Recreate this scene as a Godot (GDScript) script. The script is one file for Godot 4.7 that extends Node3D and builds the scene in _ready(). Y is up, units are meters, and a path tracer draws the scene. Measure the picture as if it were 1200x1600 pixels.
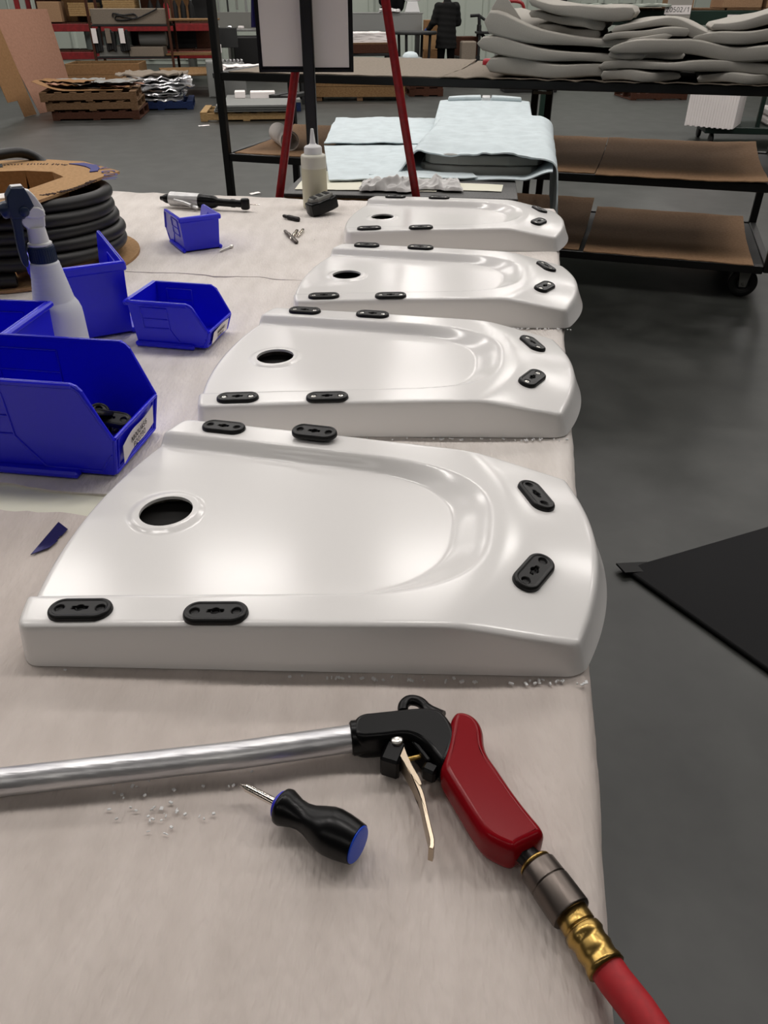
extends Node3D
# A workshop bench with four moulded white panels, tools and blue bins; warehouse behind. Metres, y up.

const TOP := 0.92            # height of the bench cover
const YAW := -9.8            # the bench is turned a little to the camera
var M := {}
var used := {}
var rng := RandomNumberGenerator.new()


class MB:
	# collects patches into one mesh; front faces are clockwise
	var v := PackedVector3Array()
	var uv := PackedVector2Array()
	var i := PackedInt32Array()
	var c := PackedColorArray()

	func mark() -> int:
		return i.size()

	func grid(rows: Array, wrap := false) -> void:
		var nr: int = rows.size()
		var nc: int = rows[0].size()
		var b := v.size()
		for r in nr:
			v.append_array(rows[r])
		var m := nc if wrap else nc - 1
		for r in nr - 1:
			for k in m:
				var p := b + r * nc + k
				var q := b + r * nc + (k + 1) % nc
				i.append_array(PackedInt32Array([p, q, p + nc, q, q + nc, p + nc]))

	func face(pts: Array, centre: Vector3) -> void:
		var n: Vector3 = (pts[2] - pts[0]).cross(pts[1] - pts[0])
		if pts.size() > 3:
			n += (pts[3] - pts[0]).cross(pts[2] - pts[0])
		if n.dot(pts[0] - centre) < 0.0:
			pts.reverse()
		var b := v.size()
		for p in pts:
			v.append(p)
		for k in pts.size() - 2:
			i.append_array(PackedInt32Array([b, b + k + 1, b + k + 2]))

	func closed(from: int) -> void:
		# turns a closed patch right side out
		var vol := 0.0
		var o: Vector3 = v[i[from]]
		for k in range(from, i.size(), 3):
			vol += (v[i[k]] - o).dot((v[i[k + 1]] - o).cross(v[i[k + 2]] - o))
		if vol > 0.0:
			for k in range(from, i.size(), 3):
				var t := i[k + 1]
				i[k + 1] = i[k + 2]
				i[k + 2] = t

	func box(at: Vector3, size: Vector3, bevel := 0.0, basis := Basis()) -> void:
		var h := size / 2.0
		var e := minf(bevel, minf(h.x, minf(h.y, h.z)) * 0.9)
		var pt := func(s: Vector3, k: int) -> Vector3:
			var q := Vector3(h.x - e, h.y - e, h.z - e)
			q[k] = h[k]
			return at + basis * (q * s)
		for k in 3:
			var a := (k + 1) % 3
			var d := (k + 2) % 3
			for s in [-1.0, 1.0]:
				var l := []
				for w in [[-1, -1], [1, -1], [1, 1], [-1, 1]]:
					var g := Vector3.ONE
					g[k] = s
					g[a] = w[0]
					g[d] = w[1]
					l.append(pt.call(g, k))
				face(l, at)
		if e > 0.0:
			for k in 3:
				var a := (k + 1) % 3
				var d := (k + 2) % 3
				for w in [[-1, -1], [1, -1], [1, 1], [-1, 1]]:
					var g := Vector3.ONE
					g[a] = w[0]
					g[d] = w[1]
					var g2 := g
					g2[k] = -1.0
					face([pt.call(g, a), pt.call(g, d), pt.call(g2, d), pt.call(g2, a)], at)
			for x in [-1.0, 1.0]:
				for y in [-1.0, 1.0]:
					for z in [-1.0, 1.0]:
						var g := Vector3(x, y, z)
						face([pt.call(g, 0), pt.call(g, 1), pt.call(g, 2)], at)

	func tube(path: Array, rad, sides := 12, caps := true) -> void:
		var from := mark()
		var rows := []
		var up := Vector3.UP
		for k in path.size():
			var t: Vector3 = (path[mini(k + 1, path.size() - 1)] - path[maxi(k - 1, 0)]).normalized()
			if k == 0 and absf(t.y) > 0.9:
				up = Vector3.RIGHT
			var x := t.cross(up).normalized()
			up = x.cross(t).normalized()
			var r: float = rad[k] if rad is Array else rad
			var ring := PackedVector3Array()
			for s in sides:
				var a := TAU * s / sides
				ring.append(path[k] + (x * cos(a) + up * sin(a)) * r)
			rows.append(ring)
		grid(rows, true)
		if caps:
			for e in [0, rows.size() - 1]:
				var ring: PackedVector3Array = rows[e]
				var b := v.size()
				v.append_array(ring)
				for k in sides - 2:
					if e == 0:
						i.append_array(PackedInt32Array([b, b + k + 2, b + k + 1]))
					else:
						i.append_array(PackedInt32Array([b, b + k + 1, b + k + 2]))
		closed(from)

	func lathe(prof: Array, sides := 24, xf := Transform3D()) -> void:
		# prof: [radius, height] pairs; a repeated pair is a crease
		var from := mark()
		var rows := []
		for p in prof:
			var ring := PackedVector3Array()
			for s in sides:
				var a := TAU * s / sides
				ring.append(xf * Vector3(cos(a) * p[0], p[1], sin(a) * p[0]))
			rows.append(ring)
		grid(rows, true)
		closed(from)

	static func inset(p: PackedVector2Array, d: float) -> PackedVector2Array:
		var q := PackedVector2Array()
		var n := p.size()
		for k in n:
			var a := (p[k] - p[(k + n - 1) % n]).normalized()
			var b := (p[(k + 1) % n] - p[k]).normalized()
			var m := (a.orthogonal() + b.orthogonal())
			m = m / maxf(0.6, m.length_squared() / 2.0)
			q.append(p[k] + m * d)
		return q

	func prism(poly: PackedVector2Array, y0: float, y1: float, xf := Transform3D(), r := 0.0, steps := 1, smooth := false, ry := 0.0) -> void:
		# outline in x and z, extruded along y; r rounds the rims (ry upwards)
		var up := ry if ry > 0.0 else r
		var from := mark()
		var p := poly.duplicate()
		if Geometry2D.is_polygon_clockwise(p):
			p.reverse()
		var levels := []
		if r > 0.0:
			for k in steps + 1:
				var a := PI / 2 * k / steps
				levels.append([inset(p, -r * (1.0 - sin(a))), y0 + up * (1.0 - cos(a))])
			for k in steps + 1:
				var a := PI / 2 * (steps - k) / steps
				levels.append([inset(p, -r * (1.0 - sin(a))), y1 - up * (1.0 - cos(a))])
		else:
			levels = [[p, y0], [p, y1]]
		var n := p.size()
		var rows := []
		for l in levels:
			var row := PackedVector3Array()
			for k in n:
				row.append(xf * Vector3(l[0][k].x, l[1], l[0][k].y))
			rows.append(row)
		if smooth:
			grid(rows, true)
		else:
			for k in n:
				var strip := []
				for row in rows:
					strip.append(PackedVector3Array([row[k], row[(k + 1) % n]]))
				grid(strip)
		for e in [0, rows.size() - 1]:
			var tri := Geometry2D.triangulate_polygon(p)
			var b := v.size()
			v.append_array(rows[e])
			for k in range(0, tri.size(), 3):
				var A: Vector2 = p[tri[k]]
				var turn: float = (p[tri[k + 1]] - A).cross(p[tri[k + 2]] - A)
				if (turn > 0.0) == (e == 0):
					i.append_array(PackedInt32Array([b + tri[k], b + tri[k + 2], b + tri[k + 1]]))
				else:
					i.append_array(PackedInt32Array([b + tri[k], b + tri[k + 1], b + tri[k + 2]]))
		closed(from)

	func rings(rows: Array, caps := true) -> void:
		# a skin over closed rings
		var from := mark()
		grid(rows, true)
		if caps:
			for e in [0, rows.size() - 1]:
				var mid := Vector3.ZERO
				for p in rows[e]:
					mid += p
				mid /= rows[e].size()
				var b := v.size()
				v.append_array(rows[e])
				v.append(mid)
				var n: int = rows[e].size()
				for k in n:
					if e == 0:
						i.append_array(PackedInt32Array([b + n, b + (k + 1) % n, b + k]))
					else:
						i.append_array(PackedInt32Array([b + n, b + k, b + (k + 1) % n]))
		closed(from)

	func sheet(f: Callable, nu: int, nv: int, th: float) -> void:
		# a sheet of thickness th under the surface f(u, v), u and v from 0 to 1
		var from := mark()
		var top := []
		var bot := []
		for r in nv + 1:
			var a := PackedVector3Array()
			var b := PackedVector3Array()
			for k in nu + 1:
				var u := float(k) / nu
				var w := float(r) / nv
				var p: Vector3 = f.call(u, w)
				var n: Vector3 = (f.call(u, w + 0.004) - f.call(u, w - 0.004)).cross(f.call(u + 0.004, w) - f.call(u - 0.004, w)).normalized()
				if th < 0.0:
					n = -n
				a.append(p)
				b.append(p - n * absf(th))
			top.append(a)
			b.reverse()
			bot.append(b)
		grid(top)
		grid(bot)
		var rim := []
		for k in nu:
			rim.append([top[0][k], bot[0][nu - k]])
		for r in nv:
			rim.append([top[r][nu], bot[r][0]])
		for k in nu:
			rim.append([top[nv][nu - k], bot[nv][k]])
		for r in nv + 1:
			rim.append([top[nv - r][0], bot[nv - r][nu]])
		var ra := PackedVector3Array()
		var rb := PackedVector3Array()
		for p in rim:
			ra.append(p[0])
			rb.append(p[1])
		grid([rb, ra])
		closed(from)

	func nets(sdf: Callable, lo: Vector3, hi: Vector3, cell: float) -> void:
		# surface nets of the field sdf
		var from := mark()
		var n := Vector3i(((hi - lo) / cell).ceil())
		var s := n + Vector3i.ONE
		var val := PackedFloat32Array()
		val.resize(s.x * s.y * s.z)
		for z in s.z:
			for y in s.y:
				for x in s.x:
					val[x + s.x * (y + s.y * z)] = sdf.call(lo + Vector3(x, y, z) * cell)
		var id := {}
		for z in n.z:
			for y in n.y:
				for x in n.x:
					var sum := Vector3.ZERO
					var cnt := 0
					var q := []
					for k in 8:
						q.append(val[x + (k & 1) + s.x * (y + ((k >> 1) & 1) + s.y * (z + (k >> 2)))])
					for e in [[0, 1], [2, 3], [4, 5], [6, 7], [0, 2], [1, 3], [4, 6], [5, 7], [0, 4], [1, 5], [2, 6], [3, 7]]:
						var a: float = q[e[0]]
						var b: float = q[e[1]]
						if (a < 0.0) != (b < 0.0):
							var A := Vector3(e[0] & 1, (e[0] >> 1) & 1, e[0] >> 2)
							var B := Vector3(e[1] & 1, (e[1] >> 1) & 1, e[1] >> 2)
							sum += A.lerp(B, a / (a - b))
							cnt += 1
					if cnt:
						id[Vector3i(x, y, z)] = v.size()
						v.append(lo + (Vector3(x, y, z) + sum / cnt) * cell)
		for at in id:
			for k in 3:
				var d := Vector3i.ZERO
				d[k] = 1
				var a: float = val[at.x + s.x * (at.y + s.y * at.z)]
				var t: Vector3i = at + d
				var b: float = val[t.x + s.x * (t.y + s.y * t.z)]
				if (a < 0.0) == (b < 0.0):
					continue
				var e1 := Vector3i.ZERO
				e1[(k + 1) % 3] = 1
				var e2 := Vector3i.ZERO
				e2[(k + 2) % 3] = 1
				if not (id.has(at - e1) and id.has(at - e2) and id.has(at - e1 - e2)):
					continue
				var l := [id[at], id[at - e1], id[at - e1 - e2], id[at - e2]]
				if a > 0.0:
					l.reverse()
				i.append_array(PackedInt32Array([l[0], l[1], l[2], l[0], l[2], l[3]]))
		closed(from)

	func mesh() -> ArrayMesh:
		var n := PackedVector3Array()
		n.resize(v.size())
		for k in range(0, i.size(), 3):
			var a := v[i[k]]
			var f := (v[i[k + 2]] - a).cross(v[i[k + 1]] - a)
			n[i[k]] += f
			n[i[k + 1]] += f
			n[i[k + 2]] += f
		for k in n.size():
			n[k] = n[k].normalized() if n[k].length_squared() > 1e-30 else Vector3.UP
		var arr := []
		arr.resize(Mesh.ARRAY_MAX)
		arr[Mesh.ARRAY_VERTEX] = v
		arr[Mesh.ARRAY_NORMAL] = n
		arr[Mesh.ARRAY_INDEX] = i
		if uv.size() == v.size():
			arr[Mesh.ARRAY_TEX_UV] = uv
		if c.size() == v.size():
			arr[Mesh.ARRAY_COLOR] = c
		var m := ArrayMesh.new()
		m.add_surface_from_arrays(Mesh.PRIMITIVE_TRIANGLES, arr)
		return m


# ---------------------------------------------------------------- naming and joining

func numbered(called: String) -> String:
	if not used.has(called):
		used[called] = 0
		return called
	used[called] += 1
	return "%s_%03d" % [called, used[called]]

func tag(o: Node3D, label: String, category: String, group := "") -> Node3D:
	o.set_meta("label", label)
	o.set_meta("category", category)
	if group:
		o.set_meta("group", group)
	return o

func thing(called: String, label: String, category: String, at := Vector3.ZERO, turn := 0.0, group := "") -> Node3D:
	var o := Node3D.new()
	o.name = numbered(called)
	add_child(o)
	o.position = at
	o.rotation_degrees.y = turn
	tag(o, label, category, group)
	return o

func part(called: String, mb, m: Material, parent: Node = null, xf := Transform3D()) -> MeshInstance3D:
	var o := MeshInstance3D.new()
	o.mesh = mb.mesh() if mb is MB else mb
	o.material_override = m
	if parent == null:
		o.name = numbered(called)
		add_child(o)
	else:
		o.name = called
		parent.add_child(o, true)
	o.transform = xf
	return o

func struct(called: String, mb, m: Material) -> MeshInstance3D:
	var o := part(called, mb, m)
	o.set_meta("kind", "structure")
	return o

func copy(of: Node3D, label: String, group := "") -> Node3D:
	var o: Node3D = of.duplicate()
	o.name = numbered(String(of.name).rstrip("0123456789").trim_suffix("_"))
	add_child(o)
	o.set_meta("label", label)
	if group:
		o.set_meta("group", group)
	return o

func bx(size: Vector3, bevel := 0.0, at := Vector3.ZERO) -> MB:
	var b := MB.new()
	b.box(at, size, bevel)
	return b

func words(text: String, size: float, m: Material, parent: Node, xf: Transform3D, font := "Droid Sans") -> MeshInstance3D:
	var t := TextMesh.new()
	t.text = text
	var f := SystemFont.new()
	f.font_names = PackedStringArray([font])
	t.font = f
	t.font_size = 32
	t.pixel_size = size / 23.0
	t.depth = 0.0003
	return part("lettering", t, m, parent, xf)

func yaw(deg: float, at := Vector3.ZERO) -> Transform3D:
	return Transform3D(Basis(Vector3.UP, deg_to_rad(deg)), at)

func along(a: Vector3, b: Vector3) -> Transform3D:
	# y runs from a to b
	var y := (b - a).normalized()
	var x := y.cross(Vector3.UP if absf(y.y) < 0.95 else Vector3.RIGHT).normalized()
	return Transform3D(Basis(x, y, x.cross(y)), a)

func curve(pts: Array, n: int) -> Array:
	var c := Curve3D.new()
	for k in pts.size():
		var t: Vector3 = (pts[mini(k + 1, pts.size() - 1)] - pts[maxi(k - 1, 0)]) / 6.0
		c.add_point(pts[k], -t, t)
	var out := []
	var l := c.get_baked_length()
	for k in n + 1:
		out.append(c.sample_baked(l * k / n, true))
	return out

func chaikin(p: PackedVector2Array, times: int) -> PackedVector2Array:
	for t in times:
		var q := PackedVector2Array()
		for k in p.size():
			var b := p[(k + 1) % p.size()]
			q.append(p[k].lerp(b, 0.25))
			q.append(p[k].lerp(b, 0.75))
		p = q
	return p

func poly(list: Array) -> PackedVector2Array:
	var p := PackedVector2Array()
	for k in range(0, list.size(), 2):
		p.append(Vector2(list[k], list[k + 1]))
	return p

func rect(x0: float, z0: float, x1: float, z1: float) -> PackedVector2Array:
	return poly([x0, z0, x1, z0, x1, z1, x0, z1])

func hash1(x: float) -> float:
	return fposmod(sin(x * 127.1 + 11.7) * 43758.5453, 1.0)


# ---------------------------------------------------------------- materials

func mat(c: Color, rough := 0.6, metal := 0.0, spec := 0.5) -> StandardMaterial3D:
	var m := StandardMaterial3D.new()
	m.albedo_color = c
	m.roughness = rough
	m.metallic = metal
	m.metallic_specular = spec
	return m

func noise(freq: float, octaves: int, low: Color, high: Color, seed_ := 1, size := 512, type := FastNoiseLite.TYPE_SIMPLEX_SMOOTH) -> NoiseTexture2D:
	var f := FastNoiseLite.new()
	f.seed = seed_
	f.frequency = freq
	f.fractal_octaves = octaves
	f.noise_type = type
	var t := NoiseTexture2D.new()
	t.width = size
	t.height = size
	t.seamless = true
	t.noise = f
	var g := Gradient.new()
	g.set_color(0, low)
	g.set_color(1, high)
	t.color_ramp = g
	return t

func speckled(m: StandardMaterial3D, t: Texture2D, scale: Vector3, world := true) -> StandardMaterial3D:
	m.albedo_texture = t
	m.uv1_triplanar = true
	m.uv1_world_triplanar = world
	m.uv1_scale = scale
	return m

func relief(m: StandardMaterial3D, t: Texture2D, cm: float) -> StandardMaterial3D:
	m.heightmap_enabled = true
	m.heightmap_texture = t
	m.heightmap_scale = cm
	return m

func materials() -> void:
	var w := Color.WHITE
	M.foam = speckled(mat(Color(0.90, 0.875, 0.855), 0.95, 0, 0.2), noise(0.012, 5, Color(0.925, 0.92, 0.915), w, 3), Vector3(3.2, 3.2, 1.1))
	relief(M.foam, noise(0.09, 3, Color.BLACK, w, 4), 0.11)
	M.foamshaded = M.foam.duplicate()
	M.foamshaded.albedo_color = Color(0.83, 0.79, 0.765)  # shade at the camera end of the bench, put into this sheet's colour
	M.cream = mat(Color(0.86, 0.855, 0.79), 0.95, 0, 0.2)
	M.bluefoam = speckled(mat(Color(0.83, 0.875, 0.89), 0.9, 0, 0.2), noise(0.012, 4, Color(0.93, 0.93, 0.93), w, 5), Vector3(2, 2, 2))
	M.panel = mat(Color(0.905, 0.897, 0.89), 0.18, 0, 0.45)
	M.hole = mat(Color(0.035, 0.028, 0.022), 0.9)
	M.black = mat(Color(0.036, 0.034, 0.036), 0.4, 0, 0.4)
	M.blackpaint = speckled(mat(Color(0.05, 0.047, 0.045), 0.45), noise(0.03, 4, Color(0.6, 0.6, 0.6), w, 6), Vector3(2, 2, 2))
	M.blackcast = mat(Color(0.02, 0.021, 0.026), 0.3, 0, 0.35)
	M.rubber = speckled(mat(Color(0.05, 0.045, 0.045), 0.5), noise(0.02, 4, Color(0.65, 0.62, 0.62), w, 8), Vector3(6, 6, 6))
	M.screw = mat(Color(0.82, 0.81, 0.79), 0.3, 1.0)
	M.chrome = mat(Color(0.87, 0.84, 0.8), 0.16, 1.0)
	M.steel = mat(Color(0.4, 0.37, 0.35), 0.38, 1.0)
	M.darksteel = mat(Color(0.2, 0.19, 0.19), 0.4, 1.0)
	M.brass = mat(Color(0.68, 0.56, 0.32), 0.3, 1.0)
	M.lever = mat(Color(0.72, 0.66, 0.58), 0.32, 0.9)
	M.galv = speckled(mat(Color(0.92, 0.92, 0.92), 0.4, 0.9), noise(0.02, 5, Color(0.72, 0.72, 0.74), w, 9), Vector3(1.2, 8, 8))
	relief(M.galv, noise(0.05, 4, Color.BLACK, w, 10), 0.03)
	M.red = mat(Color(0.51, 0.028, 0.075), 0.24, 0, 0.3)
	M.hose = speckled(mat(Color(0.70, 0.09, 0.13), 0.62), noise(0.05, 3, Color(0.85, 0.85, 0.85), w, 11), Vector3(5, 5, 5))
	M.redpaint = speckled(mat(Color(0.62, 0.08, 0.11), 0.42), noise(0.02, 4, Color(0.75, 0.7, 0.7), w, 12), Vector3(4, 4, 4))
	M.blue = mat(Color(0.09, 0.10, 0.86), 0.3)
	M.bluecap = mat(Color(0.02, 0.27, 0.78), 0.4)
	M.bluecollar = mat(Color(0.12, 0.12, 0.72), 0.35)
	M.navy = mat(Color(0.075, 0.15, 0.26), 0.4)
	M.bladeblue = mat(Color(0.17, 0.16, 0.36), 0.35, 0.6)
	M.whiteplastic = mat(Color(0.88, 0.88, 0.88), 0.4)
	M.bottle = mat(Color(0.88, 0.89, 0.91), 0.42)
	M.bottle.backlight_enabled = true
	M.bottle.backlight = Color(0.35, 0.35, 0.37)
	M.squeeze = mat(Color(0.84, 0.83, 0.78), 0.35)
	M.squeeze.backlight_enabled = true
	M.squeeze.backlight = Color(0.5, 0.49, 0.45)
	M.liquid = mat(Color(0.78, 0.76, 0.66), 0.3)
	M.paper = mat(Color(0.94, 0.915, 0.905), 0.85, 0, 0.3)
	M.ink = mat(Color(0.10, 0.10, 0.11), 0.7)
	M.inkblue = mat(Color(0.16, 0.17, 0.48), 0.7)
	M.inkbrown = mat(Color(0.28, 0.20, 0.19), 0.8)
	var fib := noise(0.04, 4, Color(0.86, 0.85, 0.84), w, 13)
	M.card = speckled(mat(Color(0.74, 0.59, 0.42), 0.85, 0, 0.3), fib, Vector3(4, 4, 4))
	M.card2 = speckled(mat(Color(0.66, 0.53, 0.41), 0.85, 0, 0.3), fib, Vector3(2, 2, 2))
	M.card3 = speckled(mat(Color(0.66, 0.50, 0.42), 0.85, 0, 0.3), fib, Vector3(1, 1, 1))
	M.card4 = speckled(mat(Color(0.58, 0.44, 0.30), 0.85, 0, 0.3), fib, Vector3(1, 1, 1))
	M.cardgrey = speckled(mat(Color(0.54, 0.50, 0.45), 0.8, 0, 0.3), fib, Vector3(2, 2, 2))
	M.greyfoam = speckled(mat(Color(0.68, 0.665, 0.635), 0.95, 0, 0.2), noise(0.15, 3, Color(0.88, 0.88, 0.88), w, 14), Vector3(3, 3, 3))
	var wood := noise(0.03, 5, Color(0.66, 0.6, 0.55), w, 15)
	M.wood = speckled(mat(Color(0.50, 0.40, 0.30), 0.8, 0, 0.3), wood, Vector3(1.2, 9, 5))
	M.wooddark = speckled(mat(Color(0.34, 0.22, 0.17), 0.8, 0, 0.3), wood, Vector3(1.2, 9, 5))
	M.woodlight = speckled(mat(Color(0.74, 0.63, 0.45), 0.75, 0, 0.3), wood, Vector3(1.2, 9, 5))
	M.plywood = speckled(mat(Color(0.58, 0.47, 0.33), 0.75, 0, 0.3), wood, Vector3(1.5, 6, 2))
	M.bluewood = speckled(mat(Color(0.13, 0.20, 0.38), 0.8, 0, 0.3), wood, Vector3(1.2, 9, 5))
	M.bench2 = speckled(mat(Color(0.36, 0.36, 0.355), 0.6), noise(0.05, 5, Color(0.6, 0.6, 0.6), w, 16), Vector3(5, 5, 5))
	M.floor = speckled(mat(Color(0.228, 0.233, 0.222), 0.42, 0, 0.5), noise(0.008, 6, Color(0.62, 0.63, 0.62), w, 17, 1024), Vector3(0.35, 0.35, 0.35))
	M.mat = speckled(mat(Color(0.135, 0.135, 0.142), 0.75, 0, 0.3), noise(0.2, 3, Color(0.7, 0.7, 0.7), w, 18), Vector3(4, 4, 4))
	M.wall = mat(Color(0.64, 0.67, 0.63), 0.6)
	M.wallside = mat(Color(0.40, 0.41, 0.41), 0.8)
	M.ceiling = mat(Color(0.45, 0.45, 0.45), 0.9)
	M.rackred = speckled(mat(Color(0.55, 0.09, 0.10), 0.5), noise(0.02, 4, Color(0.75, 0.7, 0.7), w, 12), Vector3(1, 1, 1))
	M.rackgreen = mat(Color(0.07, 0.17, 0.13), 0.5)
	M.greenframe = mat(Color(0.05, 0.13, 0.10), 0.45)
	M.grey = mat(Color(0.48, 0.48, 0.46), 0.6)
	M.greymetal = mat(Color(0.52, 0.525, 0.515), 0.45, 0.15)
	M.darkgrey = mat(Color(0.15, 0.155, 0.155), 0.6)
	M.dark = mat(Color(0.06, 0.06, 0.062), 0.7)
	M.foil = mat(Color(0.92, 0.92, 0.93), 0.24, 0.82)
	M.alu = mat(Color(0.8, 0.8, 0.8), 0.38, 0.55)
	M.film = mat(Color(0.55, 0.60, 0.58), 0.25)
	M.coat = mat(Color(0.125, 0.125, 0.125), 0.9, 0, 0.2)
	M.trousers = mat(Color(0.055, 0.055, 0.06), 0.9, 0, 0.2)
	M.skin = mat(Color(0.62, 0.44, 0.36), 0.6)
	M.hair = mat(Color(0.07, 0.05, 0.04), 0.7)
	M.glove = mat(Color(0.15, 0.28, 0.55), 0.6)
	M.yellow = mat(Color(0.75, 0.78, 0.08), 0.6)
	M.cloth = mat(Color(0.80, 0.795, 0.79), 0.95, 0, 0.2)
	M.redcloth = mat(Color(0.62, 0.04, 0.13), 0.6)
	M.lamp = mat(Color(0.9, 0.9, 0.9), 0.5)
	M.lamp.emission_enabled = true
	M.lamp.emission = Color(1.0, 0.97, 0.92)
	M.lamp.emission_energy_multiplier = 4.0


# ---------------------------------------------------------------- the scene

func _ready() -> void:
	rng.seed = 20
	var cam := Camera3D.new()
	cam.name = "camera"
	cam.fov = 68.498
	cam.position = Vector3(0, 1.44, 0)
	cam.rotation_degrees.x = -34.249
	cam.near = 0.02
	cam.far = 200.0
	add_child(cam)
	cam.current = true
	var env := Environment.new()
	env.background_mode = Environment.BG_COLOR
	env.background_color = Color(0.02, 0.02, 0.02)
	env.tonemap_mode = Environment.TONE_MAPPER_LINEAR
	env.tonemap_exposure = 1.17
	env.sdfgi_enabled = true
	env.ssao_enabled = true
	env.ssil_enabled = true
	var we := WorldEnvironment.new()
	we.name = "environment"
	we.environment = env
	add_child(we)
	materials()
	lamps()
	room()
	bench()
	panels()
	bins()
	air_gun()
	bench_tools()
	spool()
	back_bench()
	cart()
	floor_left()
	floor_middle()
	floor_right()


func lamps() -> void:
	for x in [-9.45, -7.0, -4.55, -2.1, 0.35, 2.8, 5.25, 7.7]:
		for z in [3.6, -3.0, -7.5, -12.0, -16.5, -21.0]:
			var t := thing("ceiling_light", "long white fitting hanging under the hall roof in a grid of alike fittings", "ceiling light", Vector3(x, 6.4, z), 0.0, "high bay lamps under the roof")
			var h := MB.new()
			h.box(Vector3(0, 0.05, 0), Vector3(1.3, 0.08, 0.42), 0.02)
			h.box(Vector3(-0.5, 0.5, 0), Vector3(0.01, 0.85, 0.01))
			h.box(Vector3(0.5, 0.5, 0), Vector3(0.01, 0.85, 0.01))
			part("housing", h, M.grey, t)
			part("lamp_panel", bx(Vector3(1.22, 0.012, 0.36), 0.003, Vector3(0, 0.005, 0)), M.lamp, t)
			var l := AreaLight3D.new()
			l.name = "lamp_light"
			l.area_size = Vector2(1.2, 0.34)
			l.area_normalize_energy = true
			l.light_color = Color(1.0, 0.98, 0.965)
			l.light_energy = 4.6 if z < 0.0 else 0.9
			l.area_range = 40.0
			l.shadow_enabled = true
			l.position = Vector3(0, -0.012, 0)
			l.rotation_degrees.x = -90
			t.add_child(l)


func room() -> void:
	struct("floor", bx(Vector3(30, 0.2, 32), 0, Vector3(0, -0.1, -8)), M.floor)
	struct("ceiling", bx(Vector3(30, 0.2, 32), 0, Vector3(0, 7.5, -8)), M.ceiling)
	struct("wall_left", bx(Vector3(0.2, 7.4, 32), 0, Vector3(-14.9, 3.7, -8)), M.wallside)
	struct("wall_right", bx(Vector3(0.2, 7.4, 32), 0, Vector3(14.9, 3.7, -8)), M.wallside)
	struct("wall_front", bx(Vector3(30, 7.4, 0.2), 0, Vector3(0, 3.7, 7.9)), M.wallside)
	var back := struct("wall_back", bx(Vector3(30, 7.4, 0.2), 0, Vector3(0, 3.7, -23.9)), M.wall)
	# ribbed metal cladding, one panel after another
	var ribs := MB.new()
	ribs.prism(poly([-0.5, 0, -0.5, 0.03, -0.44, 0.06, -0.38, 0.06, -0.32, 0.02, 0.0, 0.02, 0.03, 0.035, 0.06, 0.02, 0.47, 0.02, 0.495, 0.01, 0.495, 0]), 0.0, 7.2)
	var rm := ribs.mesh()
	for k in 28:
		part("cladding_panel", rm, M.wall, back, Transform3D(Basis(), Vector3(-13.9 + k, 0.1, -23.8)))


# bench space: x to the right, origin on the right rim, z towards the camera
func on_bench(x: float, y: float, z: float) -> Vector3:
	return Vector3(0.251, 0, -0.823) + Basis(Vector3.UP, deg_to_rad(YAW)) * Vector3(x, y, z)


func foam_sheet(called: String, label: String, z0: float, z1: float, lift: float, m: Material, ragged: float, seed_: float) -> void:
	# a sheet over the bench, rolled over its right rim; z0 far, z1 near
	var n := FastNoiseLite.new()
	n.seed = int(seed_)
	n.frequency = 1.0
	var f := func(u: float, v: float) -> Vector3:
		var x: float
		var y := 0.0
		var r := 0.016
		var s := u * 1.66
		if s < 1.5:
			x = -1.516 + s
		elif s < 1.5 + r * PI / 2:
			var a := (s - 1.5) / r
			x = -0.016 + r * sin(a)
			y = -r * (1.0 - cos(a))
		else:
			x = 0.0
			y = -r - (s - 1.5 - r * PI / 2)
		var z := lerpf(z0, z1, v)
		var edge := maxf(0.0, 1.0 - v * absf(z1 - z0) / 0.03)
		z += ragged * edge * n.get_noise_2d(x * 9.0, seed_) * 2.0
		var near := maxf(0.0, 1.0 - (1.0 - v) * absf(z1 - z0) / 0.03)
		z += ragged * near * n.get_noise_2d(x * 7.0, seed_ + 40.0) * 2.0
		var wave := n.get_noise_2d(x * 5.0, z * 1.6) * 0.0016 - 0.0016
		var side := n.get_noise_2d(y * 12.0 + 3.0, z * 5.0) * 0.004 * clampf((s - 1.49) * 30.0, 0.0, 1.0)
		return on_bench(x + side, TOP + lift + y + wave + 0.006 * edge * ragged * 20.0 * absf(n.get_noise_2d(x * 4.0, 9.0)), z)
	var b := MB.new()
	b.sheet(f, 120, 90, 0.005)
	tag(part(called, b, m), label, "foam sheet")


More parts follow.
